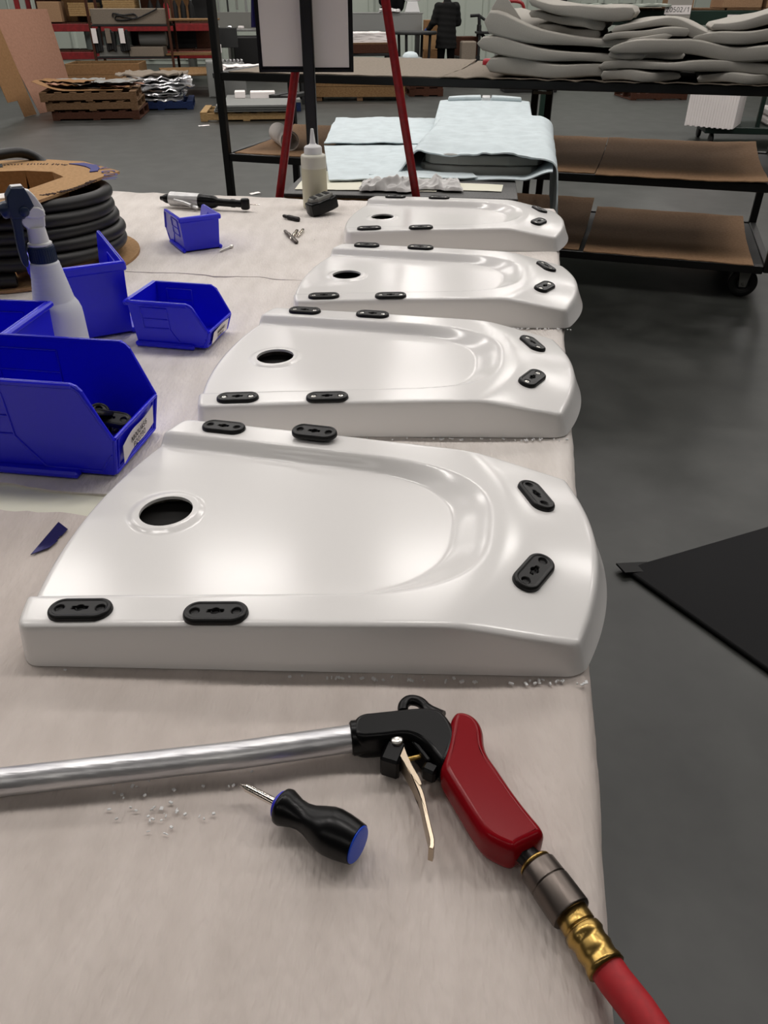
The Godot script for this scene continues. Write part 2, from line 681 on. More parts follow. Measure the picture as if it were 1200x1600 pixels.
func bench() -> void:
	var t := thing("work_table", "long workshop bench wholly covered by white foam sheets, in the foreground", "work table", on_bench(0, 0, 0), YAW)
	part("table_top", bx(Vector3(1.5, 0.04, 2.24), 0.004, Vector3(-0.77, TOP - 0.031, -0.445)), M.wood, t)
	var ap := MB.new()
	ap.box(Vector3(-0.77, 0.82, 0.6), Vector3(1.3, 0.1, 0.03), 0.003)
	ap.box(Vector3(-0.77, 0.82, -1.49), Vector3(1.3, 0.1, 0.03), 0.003)
	ap.box(Vector3(-0.12, 0.82, -0.445), Vector3(0.03, 0.1, 2.06), 0.003)
	ap.box(Vector3(-1.42, 0.82, -0.445), Vector3(0.03, 0.1, 2.06), 0.003)
	part("apron", ap, M.wood, t)
	for p in [[-0.12, 0.6], [-1.42, 0.6], [-0.12, -1.49], [-1.42, -1.49]]:
		part("leg", bx(Vector3(0.08, 0.86, 0.08), 0.004, Vector3(p[0], 0.43, p[1])), M.wood, t)
	foam_sheet("foam_sheet", "white foam sheet nearest the camera, with the screwdriver and air gun on it", 0.172, 0.69, 0.0, M.foamshaded, 0.006, 3.0)
	foam_sheet("foam_sheet", "white foam sheet in the middle of the bench, under the blue bins", -0.79, 0.118, 0.0, M.foam, 0.004, 14.0)
	foam_sheet("foam_sheet", "white foam sheet at the far end of the bench, under the silver air drill", -1.59, -0.782, 0.0018, M.foam, 0.008, 25.0)
	foam_sheet("foam_strip", "yellowed foam strip between two white foam sheets, below the largest blue bin", 0.09, 0.25, -0.004, M.cream, 0.002, 36.0)
	# shavings
	var b := MB.new()
	for spot in [[-0.155, -0.365, 0.02, 26], [-0.172, -0.345, 0.012, 14], [-0.215, -0.365, 0.012, 8], [-0.05, -0.25, 0.2, 10], [-0.19, -2.2, 0.12, 12]]:
		for k in spot[3]:
			var p := Vector3(spot[0] + rng.randfn() * spot[2], TOP + 0.0008, spot[1] + rng.randfn() * spot[2])
			b.box(p, Vector3(rng.randf_range(0.001, 0.0035), rng.randf_range(0.0008, 0.002), rng.randf_range(0.0008, 0.003)), 0.0004, Basis(Vector3.UP, rng.randf() * 3.0))
	for fr in [[-0.3394, -0.7272, 8.8], [-0.1679, -1.6323, 9.65], [-0.268, -1.1814, 7.9]]:
		var bs := Basis(Vector3.UP, deg_to_rad(-fr[2]))
		for k in 44:
			var a := 0.25 + 0.31 * pow(rng.randf(), 0.6)
			var p: Vector3 = Vector3(fr[0], TOP + 0.001, fr[1]) + bs * Vector3(a, 0, 0.2245 - 0.1265 * (a - 0.03) + rng.randf() * 0.006)
			b.box(p, Vector3(rng.randf_range(0.001, 0.005), rng.randf_range(0.001, 0.003), rng.randf_range(0.001, 0.003)), 0.0004, Basis(Vector3.UP, rng.randf() * 3.0))
	var o := part("foam_shavings", b, M.whiteplastic)
	tag(o, "tiny white foam crumbs scattered over the bench cover beside panels and air gun", "crumbs")
	o.set_meta("kind", "stuff")


# ---------------------------------------------------------------- white panels

func half_width(a: float) -> float:
	return 0.219 - 0.1265 * (a - 0.03)

func rim_height(a: float) -> float:
	return 0.0425 + 0.042 * a - 0.026 * a * a

func bulge(a: float, b: float, a0: float, a1: float, bs: float, n: float) -> float:
	if a <= a0:
		return absf(b) / bs
	return pow(pow(absf(b) / bs, n) + pow((a - a0) / (a1 - a0), n), 1.0 / n)

func panel_height(a: float, b: float) -> float:
	var ak := 0.4815 - 2.0 * b * b
	var d := (a - ak) / 0.008
	var over := 0.008 * (d if d > 20.0 else log(1.0 + exp(d)))
	var h := rim_height(minf(a, ak)) - 0.21 * over
	var hw := half_width(a)
	var go := bulge(a, b, 0.30, 0.460, hw - 0.050, 2.9)
	if go < 1.0:
		var gi := bulge(a, b, 0.27, 0.419, hw - 0.063, 2.7)
		var w := 1.0
		if gi > 1.0:
			w = (1.0 - go) / ((1.0 - go) + (gi - 1.0))
			w = lerpf(w, smoothstep(0.0, 1.0, w), 0.3)
		h = lerpf(h, 0.0285 + 0.0275 * a, w)
	var r := Vector2(a - 0.088, b - 0.005).length()
	h += 0.0022 * (1.0 - smoothstep(0.0385, 0.0435, r))
	return h

func panel_shell() -> ArrayMesh:
	var es := [0.0, 0.002, 0.004, 0.0055, 0.007, 0.0085, 0.010, 0.012, 0.0145, 0.0175, 0.021]
	var ts := []
	var ss := []
	for e in es:
		ts.append(-1.0 + e / 0.19)
		ss.append(e / 0.575)
	for k in range(1, 108):
		ts.append(lerpf(-1.0 + 0.021 / 0.19, 1.0 - 0.021 / 0.19, k / 108.0))
	for k in range(1, 150):
		ss.append(lerpf(0.021 / 0.575, 1.0 - 0.021 / 0.575, k / 150.0))
	es.reverse()
	for e in es:
		ts.append(1.0 - e / 0.19)
		ss.append(1.0 - e / 0.575)
	var b := MB.new()
	var rc := 0.017
	var nc := ss.size()
	var inside := PackedByteArray()
	for t in ts:
		for s in ss:
			var tau: float = t
			var sg: float = s
			var et := (1.0 - absf(tau)) * 0.19
			var e_s := minf(sg, 1.0 - sg) * 0.575
			if et < rc and e_s < rc:
				var d := Vector2(rc - et, rc - e_s)
				if d.length() > rc:
					d *= rc / d.length()
					et = rc - d.x
					e_s = rc - d.y
					tau = signf(tau) * (1.0 - et / 0.19)
					sg = e_s / 0.575 if sg < 0.5 else 1.0 - e_s / 0.575
				
			var al := -0.009 + 0.039 * tau * tau
			var ar := 0.588 - 0.034 * tau * tau
			var a := al + sg * (ar - al)
			var z := tau * half_width(a)
			var r := Vector2(a - 0.088, z - 0.005)
			inside.append(1 if r.length() < 0.0305 else 0)
			if r.length() < 0.0305:
				r = r.normalized() * 0.0305 if r.length() > 0.0005 else Vector2(0.0305, 0)
				a = 0.088 + r.x
				z = 0.005 + r.y
			var h := panel_height(a, z)
			var e := minf(et, e_s)
			if et < rc and e_s < rc:
				e = rc - Vector2(rc - et, rc - e_s).length()
			var wide := 0.013 if sg > 0.5 else 0.004
			var w := lerpf(0.006, wide, et / maxf(et + e_s, 1e-6))
			var fr := minf(0.007, h * 0.5)
			if e < w:
				h = (h - fr) * clampf(e / w, 0.0, 1.0)
			elif e < w + fr:
				var q := 1.0 - (e - w) / fr
				h = h - fr * (1.0 - sqrt(1.0 - q * q))
			b.v.append(Vector3(a, maxf(h, 0.0), -z))
	for r in ts.size() - 1:
		for k in nc - 1:
			var p := r * nc + k
			for tr in [[p, p + 1, p + nc], [p + 1, p + nc + 1, p + nc]]:
				if inside[tr[0]] + inside[tr[1]] + inside[tr[2]] < 3:
					b.i.append_array(PackedInt32Array(tr))
	b.closed(0)
	# the lip that turns down into the hole
	var lip := []
	for y in [0.0, -0.004]:
		var ring := PackedVector3Array()
		for k in 64:
			var q := Vector2.from_angle(TAU * k / 64.0) * 0.0305 + Vector2(0.088, 0.005)
			ring.append(Vector3(q.x, panel_height(q.x, q.y) + y, -q.y))
		lip.append(ring)
	var at := b.mark()
	b.grid(lip, true)
	for k in range(at, b.i.size(), 3):
		var f := (b.v[b.i[k + 2]] - b.v[b.i[k]]).cross(b.v[b.i[k + 1]] - b.v[b.i[k]])
		if f.dot(Vector3(0.088, 0.03, -0.005) - b.v[b.i[k]]) < 0.0:
			var q := b.i[k + 1]
			b.i[k + 1] = b.i[k + 2]
			b.i[k + 2] = q
	return b.mesh()

func plate_mesh() -> ArrayMesh:
	# a moulded rubber plate, 61 by 29 mm, with two screw sinks and a keyhole
	var b := MB.new()
	var hl := 0.0305
	var hw := 0.0145
	var xs := []
	var ts := []
	for k in 77:
		xs.append(-1.0 + 2.0 * k / 76.0)
	for e in [0.0, 0.03, 0.08, 0.15]:
		ts.append(-1.0 + e)
	for k in 33:
		ts.append(lerpf(-0.8, 0.8, k / 32.0))
	for e in [0.15, 0.08, 0.03, 0.0]:
		ts.append(1.0 - e)
	var rows := []
	for t in ts:
		var row := PackedVector3Array()
		for x in xs:
			var px: float = sin(x * PI / 2 * 0.999) * hl if absf(x) > 1.5 else x * hl
			var k := absf(px) - (hl - hw)
			var w := hw if k <= 0.0 else sqrt(maxf(hw * hw - k * k, 1e-9))
			var pz: float = t * w
			var e: float = (w - absf(pz)) if k <= 0.0 else hw - Vector2(k, pz).length()
			e = maxf(e, 0.0)
			var h := 0.0058
			if e < 0.0028:
				var q := 1.0 - e / 0.0028
				h = 0.0015 + 0.0043 * sqrt(maxf(0.0, 1.0 - q * q))
			h -= 0.0009 * smoothstep(0.0036, 0.0052, e)
			for sx in [-0.0195, 0.0195]:
				var d := Vector2(px - sx, pz).length()
				h -= 0.0026 * (1.0 - smoothstep(0.0036, 0.0048, d))
			var c := Vector2(px, pz).length()
			var slot := maxf(absf(px) / 0.0072, absf(pz) / 0.0019)
			h -= 0.0045 * (1.0 - smoothstep(0.0032, 0.0042, c)) if c < 0.0042 else (0.004 * (1.0 - smoothstep(0.85, 1.1, slot)))
			row.append(Vector3(px, maxf(h, 0.0004), pz))
		rows.append(row)
	b.grid(rows)
	b.closed(0)
	# the side down to the seat
	var side := []
	for y in [0.0016, 0.0]:
		var ring := PackedVector3Array()
		for k in 72:
			var d := Vector2.from_angle(TAU * k / 72.0)
			ring.append(Vector3(d.x * hw + signf(d.x) * (hl - hw), y, d.y * hw))
		side.append(ring)
	b.rings(side)
	return b.mesh()

func screw_mesh() -> ArrayMesh:
	var b := MB.new()
	b.lathe([[0.0, -0.0006], [0.0008, -0.0006], [0.0012, 0.0006], [0.0012, 0.0006], [0.003, 0.0005], [0.0037, 0.0], [0.0038, -0.001]], 18)
	return b.mesh()

func make_panel(screws: bool) -> Node3D:
	var t := Node3D.new()
	part("shell", M.meshes[0], M.panel, t)
	var d := MB.new()
	d.lathe([[0.0, 0.0], [0.046, 0.0], [0.046, 0.0], [0.046, 0.004], [0.046, 0.004], [0.0, 0.004]], 32, Transform3D(Basis(), Vector3(0.088, 0.012, -0.005)))
	part("added_dark_disc", d, M.hole, t)  # dark disc added beneath the hole so its inside stays black
	for p in [[0.0838, -0.185, 7.2], [0.213, -0.1745, 7.2], [0.098, 0.185, -7.2], [0.226, 0.171, -7.2], [0.508, 0.0755, -64.0], [0.504, -0.068, 64.0]]:
		var a: float = p[0]
		var z: float = p[1]
		var n := Vector3(panel_height(a - 0.008, z) - panel_height(a + 0.008, z), 0.016, panel_height(a, z + 0.008) - panel_height(a, z - 0.008)).normalized()
		var x := Vector3(cos(deg_to_rad(p[2])), 0, -sin(deg_to_rad(p[2])))
		x = (x - n * x.dot(n)).normalized()
		var xf := Transform3D(Basis(x, n, x.cross(n)), Vector3(a, panel_height(a, z) - 0.0004, -z))
		var pl := part("mounting_plate", M.meshes[1], M.black, t, xf)
		if screws:
			for sx in [-0.0195, 0.0195]:
				var s := part("screw", M.meshes[2], M.screw, pl, Transform3D(Basis(), Vector3(sx, 0.0042, 0)))
				s.set_meta("label", "silver screw head")
	return t

func panels() -> void:
	M.meshes = [panel_shell(), plate_mesh(), screw_mesh()]
	var where := [[-0.3394, -0.7272, 8.8, "glossy white moulded panel nearest the camera, its black plates without screws"],
		[-0.268, -1.1814, 7.9, "glossy white moulded panel second from the camera, level with the large blue bin"],
		[-0.1679, -1.6323, 9.65, "glossy white moulded panel third from the camera, right of the small labelled blue bin"],
		[-0.0918, -2.1537, 8.8, "glossy white moulded panel farthest from the camera, beside the squeeze bottle"]]
	for k in 4:
		var t := make_panel(k > 0)
		t.name = numbered("plastic_moulding")
		add_child(t)
		t.position = Vector3(where[k][0], TOP - 0.0005, where[k][1])
		t.rotation_degrees.y = -where[k][2]
		tag(t, where[k][3], "panel", "white moulded panels in a row on the bench")
		if k == 0:
			# the second plate of the far rim stands off, not pushed home
			for c in t.get_children():
				if c.position.distance_to(Vector3(0.226, 0.05, -0.171)) < 0.02:
					c.position.y += 0.006
					c.rotate_object_local(Vector3.RIGHT, 0.1)
					part("stud", bx(Vector3(0.03, 0.007, 0.012), 0.002, Vector3(0.004, -0.003, 0)), M.black, c)


# ---------------------------------------------------------------- blue bins

func bin_mesh(L: float, W: float, H: float, lip: float, xs: float, deep_rim: float) -> ArrayMesh:
	# x runs from the back wall to the open front, z across
	var b := MB.new()
	var th := 0.003
	var fl := 0.006
	var side := poly([0.005, 0.004, 0.0, H, xs - 0.008, H, xs, H - 0.003, xs + 0.006, H - 0.010, L - 0.001, lip, L - 0.012, 0.004])
	for s in [-1.0, 1.0]:
		var bs := Basis(Vector3(1, 0, 0), Vector3(0, 0, s), Vector3(0, 1, s * fl / H))
		b.prism(side, -th, 0.0, Transform3D(bs, Vector3(0, 0, s * (W / 2 - fl))))
		# rolled rim along the side and down the front slope
		b.box(Vector3(xs / 2 - 0.002, H - 0.0035, s * W / 2), Vector3(xs - 0.004, 0.007, 0.007), 0.002, Basis(Vector3.UP, 0))
		var a := Vector3(xs, H - 0.004, s * W / 2)
		var e := Vector3(L - 0.001, lip, s * (W / 2 - fl * 0.6))
		b.tube([a + Vector3(-0.006, 0.001, 0), a.lerp(e, 0.08), a.lerp(e, 0.5), e], 0.0028, 8)
		# moulded frames on the side wall
		var at := func(x: float, y: float) -> Vector3:
			return Vector3(x, y, s * (W / 2 - fl + fl * y / H + 0.0004))
		for l in [[L * 0.50, H * 0.86, L * 0.50, H * 0.40], [L * 0.50, H * 0.40, L * 0.62, H * 0.07], [L * 0.16, H * 0.62, L * 0.5, H * 0.62], [L * 0.16, H * 0.42, L * 0.5, H * 0.42], [L * 0.16, H * 0.86, L * 0.16, H * 0.42], [L * 0.16, H * 0.86, L * 0.50, H * 0.86], [L * 0.62, H * 0.07, L * 0.9, H * 0.07], [L * 0.9, H * 0.07, L - 0.008, lip * 0.6]]:
			b.tube([at.call(l[0], l[1]), at.call(l[2], l[3])], 0.0013, 6)
			var q: Vector3 = at.call(l[0], l[1])
			var q2: Vector3 = at.call(l[2], l[3])
			b.tube([q - Vector3(0, 0, s * (th + 0.001)), q2 - Vector3(0, 0, s * (th + 0.001))], 0.0013, 6)
		# runner
		b.box(Vector3(L * 0.40, 0.005, s * (W / 2 - fl + 0.003 * L / 0.14)), Vector3(L * 0.78, 0.010, 0.006 * L / 0.14 + 0.003), 0.003)
	var wide := W / 2 - fl
	var back := poly([-wide, 0.004, -wide - fl, H, wide + fl, H, wide, 0.004])
	b.prism(back, 0.0, th, Transform3D(Basis(Vector3(0, 0, 1), Vector3(1, 0, 0), Vector3(-0.005 / H, 1, 0)), Vector3(0.005, 0, 0)))
	b.box(Vector3(-0.003, H - deep_rim / 2, 0), Vector3(0.009, deep_rim, W + 0.007), 0.0025)
	var front := poly([-wide, 0.004, -wide - fl * lip / H, lip, wide + fl * lip / H, lip, wide, 0.004])
	b.prism(front, -th, 0.0, Transform3D(Basis(Vector3(0, 0, 1), Vector3(1, 0, 0), Vector3(0.011 / lip, 1, 0)), Vector3(L - 0.012, 0, 0)))
	var fr := func(y: float, z: float) -> Vector3:
		return Vector3(L - 0.012 + 0.011 * y / lip + 0.001, y, z)
	b.tube([fr.call(lip, -wide), fr.call(lip, wide)], 0.0026, 8)
	b.tube([fr.call(0.006, -wide + 0.004), fr.call(0.006, wide - 0.004)], 0.0026, 8)
	for s in [-1.0, 1.0]:
		b.tube([fr.call(0.006, s * (wide - 0.002)), fr.call(lip, s * (wide + 0.001))], 0.0026, 8)
		b.tube([fr.call(0.010, s * (wide - 0.011)), fr.call(lip - 0.004, s * (wide - 0.010))], 0.0014, 6)
	b.tube([fr.call(0.011, -wide + 0.011), fr.call(0.011, wide - 0.011)], 0.0014, 6)
	b.box(Vector3(L / 2 - 0.003, 0.0055, 0), Vector3(L - 0.016, 0.003, W - 2 * fl), 0.0)
	return b.mesh()

func bin(label: String, back: Vector3, turn: float, L: float, W: float, H: float, lip: float, xs: float, deep := 0.009) -> Node3D:
	var t := thing("parts_bin", label, "bin", back, turn, "blue plastic bins on the bench")
	part("body", bin_mesh(L, W, H, lip, xs, deep), M.blue, t)
	return t

func bin_label(t: Node3D, L: float, lip: float, w: float, h: float, lines: Array, size: float, roll: float) -> void:
	var tilt := 0.011 / lip
	var z := Vector3(1, -tilt, 0).normalized()
	var xf := Transform3D(Basis(Vector3(0, 0, -1), Vector3(tilt, 1, 0).normalized(), z), Vector3(L - 0.012 + 0.011 * 0.55 + 0.0042, lip * 0.55, 0)).rotated_local(Vector3(0, 0, 1), roll)
	var b := MB.new()
	var f := func(u: float, v: float) -> Vector3:
		var x := (u - 0.5) * w
		return Vector3(x, (v - 0.5) * h + 0.12 * h * sin(u * TAU) * signf(roll) * absf(sign(roll)), 0.0012 * cos(u * 5.0))
	b.sheet(f, 12, 4, 0.0004)
	var l := part("label", b, M.paper, t, xf)
	l.set_meta("label", "white paper label with printed numbers")
	for k in lines.size():
		words(lines[k], size, M.ink, l, Transform3D(Basis(), Vector3(0, (0.5 - k) * size * 1.45, 0.0018)))

func bins() -> void:
	var big := bin("largest blue bin, nearest the camera, holding black plates, long paper label on its front", Vector3(-0.602, TOP, -0.947), -8.5, 0.272, 0.142, 0.135, 0.058, 0.240)
	bin_label(big, 0.272, 0.058, 0.098, 0.030, ["M00U456", "P20730"], 0.0082, 0.12)
	var turn := Basis(Vector3.UP, deg_to_rad(-8.5))
	for k in 18:
		var p := Vector3(0.602 - 0.602 + 0.17 + rng.randf() * 0.06, 0.012 + 0.0022 * k, rng.randf_range(-0.03, 0.03))
		var o := part("rubber_plate", M.meshes[1], M.black)
		tag(o, "loose black rubber plate heaped inside the largest blue bin", "rubber plate", "loose plates in the largest bin")
		o.transform = Transform3D(turn * Basis.from_euler(Vector3(rng.randf_range(-0.4, 0.4), rng.randf() * TAU, rng.randf_range(-0.5, 0.5))), Vector3(-0.602, TOP, -0.947) + turn * p)
	bin("blue bin at the left picture edge, between the largest bin and the spray bottle", Vector3(-0.531, TOP, -1.083), 174.3, 0.27, 0.142, 0.132, 0.058, 0.22)
	bin("tall blue bin behind the spray bottle, its back wall turned to the camera", Vector3(-0.533, TOP, -1.330), 117.5, 0.28, 0.148, 0.135, 0.058, 0.245, 0.016)
	var small := bin("small blue bin with square paper label, right of the spray bottle", Vector3(-0.441, TOP, -1.355), -11.5, 0.145, 0.112, 0.085, 0.034, 0.118)
	bin_label(small, 0.145, 0.034, 0.074, 0.024, ["M000983", "P20618"], 0.0062, 0.0)
	bin("small empty blue bin at the far end of the bench, beside the silver air drill", Vector3(-0.452, TOP, -1.925), 120.0, 0.148, 0.100, 0.085, 0.034, 0.12, 0.012)


# ---------------------------------------------------------------- air gun and tools

func rel(list: Array, o: Vector3) -> PackedVector2Array:
	var p := poly(list)
	for k in p.size():
		p[k] -= Vector2(o.x, o.z)
	return p

func air_gun() -> void:
	var o := Vector3(0.03, TOP, -0.40)
	var t := thing("air_gun", "long-barrelled air blow gun with black body and red handle lying on the bench", "air gun", o)
	var b := MB.new()
	var pipe := [Vector3(-0.50, 0.0122, 0.063), Vector3(-0.332, 0.0125, 0.0315), Vector3(-0.15, 0.0145, 0.0075), Vector3(-0.045, 0.0155, -0.0105)]
	b.tube(pipe, 0.0113, 24)
	part("barrel_tube", b, M.galv, t)
	var body := MB.new()
	body.prism(chaikin(rel([-0.0268, -0.4245, -0.0268, -0.3955, 0.0, -0.3975, 0.0170, -0.4005, 0.0260, -0.397, 0.0340, -0.389, 0.0390, -0.380, 0.0460, -0.369, 0.0545, -0.3832, 0.060, -0.4000, 0.0565, -0.4163, 0.0488, -0.4285, 0.0408, -0.4312, 0.0272, -0.4319, 0.0, -0.4278], o), 3), 0.001, 0.0300, Transform3D(), 0.0055, 7, true, 0.0110)
	body.lathe([[0.0, 0.0], [0.0128, 0.0], [0.0143, 0.0015], [0.0143, 0.03], [0.0135, 0.045], [0.0, 0.047]], 24, along(Vector3(-0.0575, 0.0155, -0.0085), Vector3(0.0, 0.0155, -0.0175)))
	body.tube(curve([Vector3(0.0085, 0.016, -0.028), Vector3(0.0078, 0.0165, -0.036), Vector3(0.0015, 0.017, -0.0455), Vector3(-0.0075, 0.017, -0.048), Vector3(-0.0132, 0.017, -0.0425), Vector3(-0.0136, 0.017, -0.0355)], 20), 0.0047, 10)
	body.tube([Vector3(0.018, 0.016, -0.028), Vector3(0.008, 0.0165, -0.036), Vector3(0.004, 0.017, -0.043)], [0.008, 0.0062, 0.004], 10)
	# ribs that carry the lever
	body.box(Vector3(-0.0225, 0.013, 0.010), Vector3(0.016, 0.022, 0.022), 0.002, Basis(Vector3.UP, -0.35))
	body.box(Vector3(0.0065, 0.015, 0.024), Vector3(0.012, 0.014, 0.010), 0.002, Basis(Vector3.UP, -0.5))
	body.box(Vector3(-0.0005, 0.014, 0.009), Vector3(0.004, 0.02, 0.024), 0.001, Basis(Vector3.UP, 0.55))
	part("body", body, M.blackcast, t)
	var lever := MB.new()
	var mid := curve([Vector3(-0.0215, 0, 0.001), Vector3(-0.0137, 0, 0.0186), Vector3(-0.0043, 0, 0.0404), Vector3(-0.0012, 0, 0.0500), Vector3(0.0021, 0, 0.0719), Vector3(0.0046, 0, 0.0872), Vector3(0.0032, 0, 0.0935)], 26)
	var ol := PackedVector2Array()
	var back := PackedVector2Array()
	for k in mid.size():
		var d: Vector3 = (mid[mini(k + 1, mid.size() - 1)] - mid[maxi(k - 1, 0)]).normalized()
		ol.append(Vector2(mid[k].x - d.z * 0.0018, mid[k].z + d.x * 0.0018))
		back.insert(0, Vector2(mid[k].x + d.z * 0.0018, mid[k].z - d.x * 0.0018))
	ol.append_array(back)
	lever.prism(ol, 0.0065, 0.0225, Transform3D(), 0.0006, 1)
	lever.prism(chaikin(poly([-0.025, -0.004, -0.0165, -0.004, -0.0105, 0.0185, -0.0005, 0.0405, -0.0035, 0.042, -0.015, 0.0195]), 1), 0.0215, 0.0232, Transform3D())
	part("trigger_lever", lever, M.lever, t)
	var pin := MB.new()
	pin.lathe([[0.0, 0.0], [0.0052, 0.0], [0.0052, 0.0], [0.0052, 0.0022], [0.004, 0.0034], [0.0018, 0.0036], [0.0, 0.003]], 20, Transform3D(Basis(), Vector3(-0.0195, 0.0232, 0.001)))
	part("pivot_pin", pin, M.screw, t)
	var brass := MB.new()
	brass.tube([Vector3(-0.0125, 0.018, 0.0148), Vector3(0.0015, 0.018, 0.0105)], 0.0021, 12)
	part("valve_pin", brass, M.brass, t)
	var h := MB.new()
	h.prism(chaikin(rel([0.0560, -0.4240, 0.0655, -0.4270, 0.0765, -0.4210, 0.0815, -0.4095, 0.0805, -0.3945, 0.0820, -0.3830, 0.0886, -0.3695, 0.0974, -0.3495, 0.1067, -0.3317, 0.1155, -0.3175, 0.1135, -0.3115, 0.1052, -0.3075, 0.0963, -0.3035, 0.0904, -0.2995, 0.0797, -0.3045, 0.0708, -0.3108, 0.0642, -0.3229, 0.0552, -0.343, 0.0466, -0.3619, 0.0435, -0.3712, 0.0476, -0.3844, 0.0518, -0.4], o), 3), 0.0005, 0.0315, Transform3D(), 0.0065, 8, true, 0.0110)
	part("handle_sleeve", h, M.red, t)
	var nut := MB.new()
	nut.lathe([[0.0, 0.0], [0.0088, 0.0], [0.0088, 0.0], [0.0088, 0.013], [0.0088, 0.013], [0.0, 0.013]], 6, along(Vector3(0.068, 0.0148, 0.0895), Vector3(0.0766, 0.0148, 0.0985)))
	part("inlet_nut", nut, M.darksteel, t)
	# hose with its coupler
	var a := Vector3(0.1062, TOP, -0.3010)
	var hs := thing("air_hose", "red rubber air hose with brass ferrule and steel coupler, hanging off the bench corner", "hose", a)
	var p0 := Vector3(0.0, 0.0150, 0.0)
	var p1 := Vector3(0.0195, 0.0150, 0.0375)
	var p2 := Vector3(0.0333, 0.0150, 0.0690)
	var ring := MB.new()
	ring.lathe([[0.0, 0.0], [0.0112, 0.0], [0.0122, 0.001], [0.0122, 0.003], [0.0, 0.003]], 24, along(p0, p1))
	part("brass_ring", ring, M.brass, hs)
	var sl := MB.new()
	sl.lathe([[0.0, 0.003], [0.0120, 0.003], [0.0138, 0.005], [0.0142, 0.017], [0.0142, 0.017], [0.0136, 0.0178], [0.0136, 0.0178], [0.0146, 0.019], [0.0148, 0.0405], [0.0140, 0.042], [0.0, 0.042]], 28, along(p0, p1))
	part("coupler_sleeve", sl, M.steel, hs)
	var fe := MB.new()
	fe.lathe([[0.0, -0.002], [0.0118, -0.002], [0.0118, 0.008], [0.0118, 0.008], [0.0106, 0.009], [0.0106, 0.010], [0.0128, 0.011], [0.0134, 0.015], [0.0122, 0.017], [0.0118, 0.020], [0.0127, 0.024], [0.0120, 0.027], [0.0117, 0.030], [0.0128, 0.033], [0.0130, 0.037], [0.0, 0.037]], 16, along(p1, p2))
	part("crimp_ferrule", fe, M.brass, hs)
	var ho := MB.new()
	ho.tube(curve([p2 - Vector3(0.003, 0, 0.007), p2 + Vector3(0.0028, 0, 0.006), Vector3(0.0475, 0.0148, 0.094), Vector3(0.0585, 0.0125, 0.117), Vector3(0.070, 0.002, 0.145), Vector3(0.086, -0.04, 0.185), Vector3(0.10, -0.16, 0.23), Vector3(0.105, -0.5, 0.27), Vector3(0.11, -0.86, 0.33), Vector3(0.22, -0.9085, 0.5), Vector3(0.6, -0.9085, 0.75)], 90), 0.0113, 18)
	part("hose", ho, M.hose, hs)


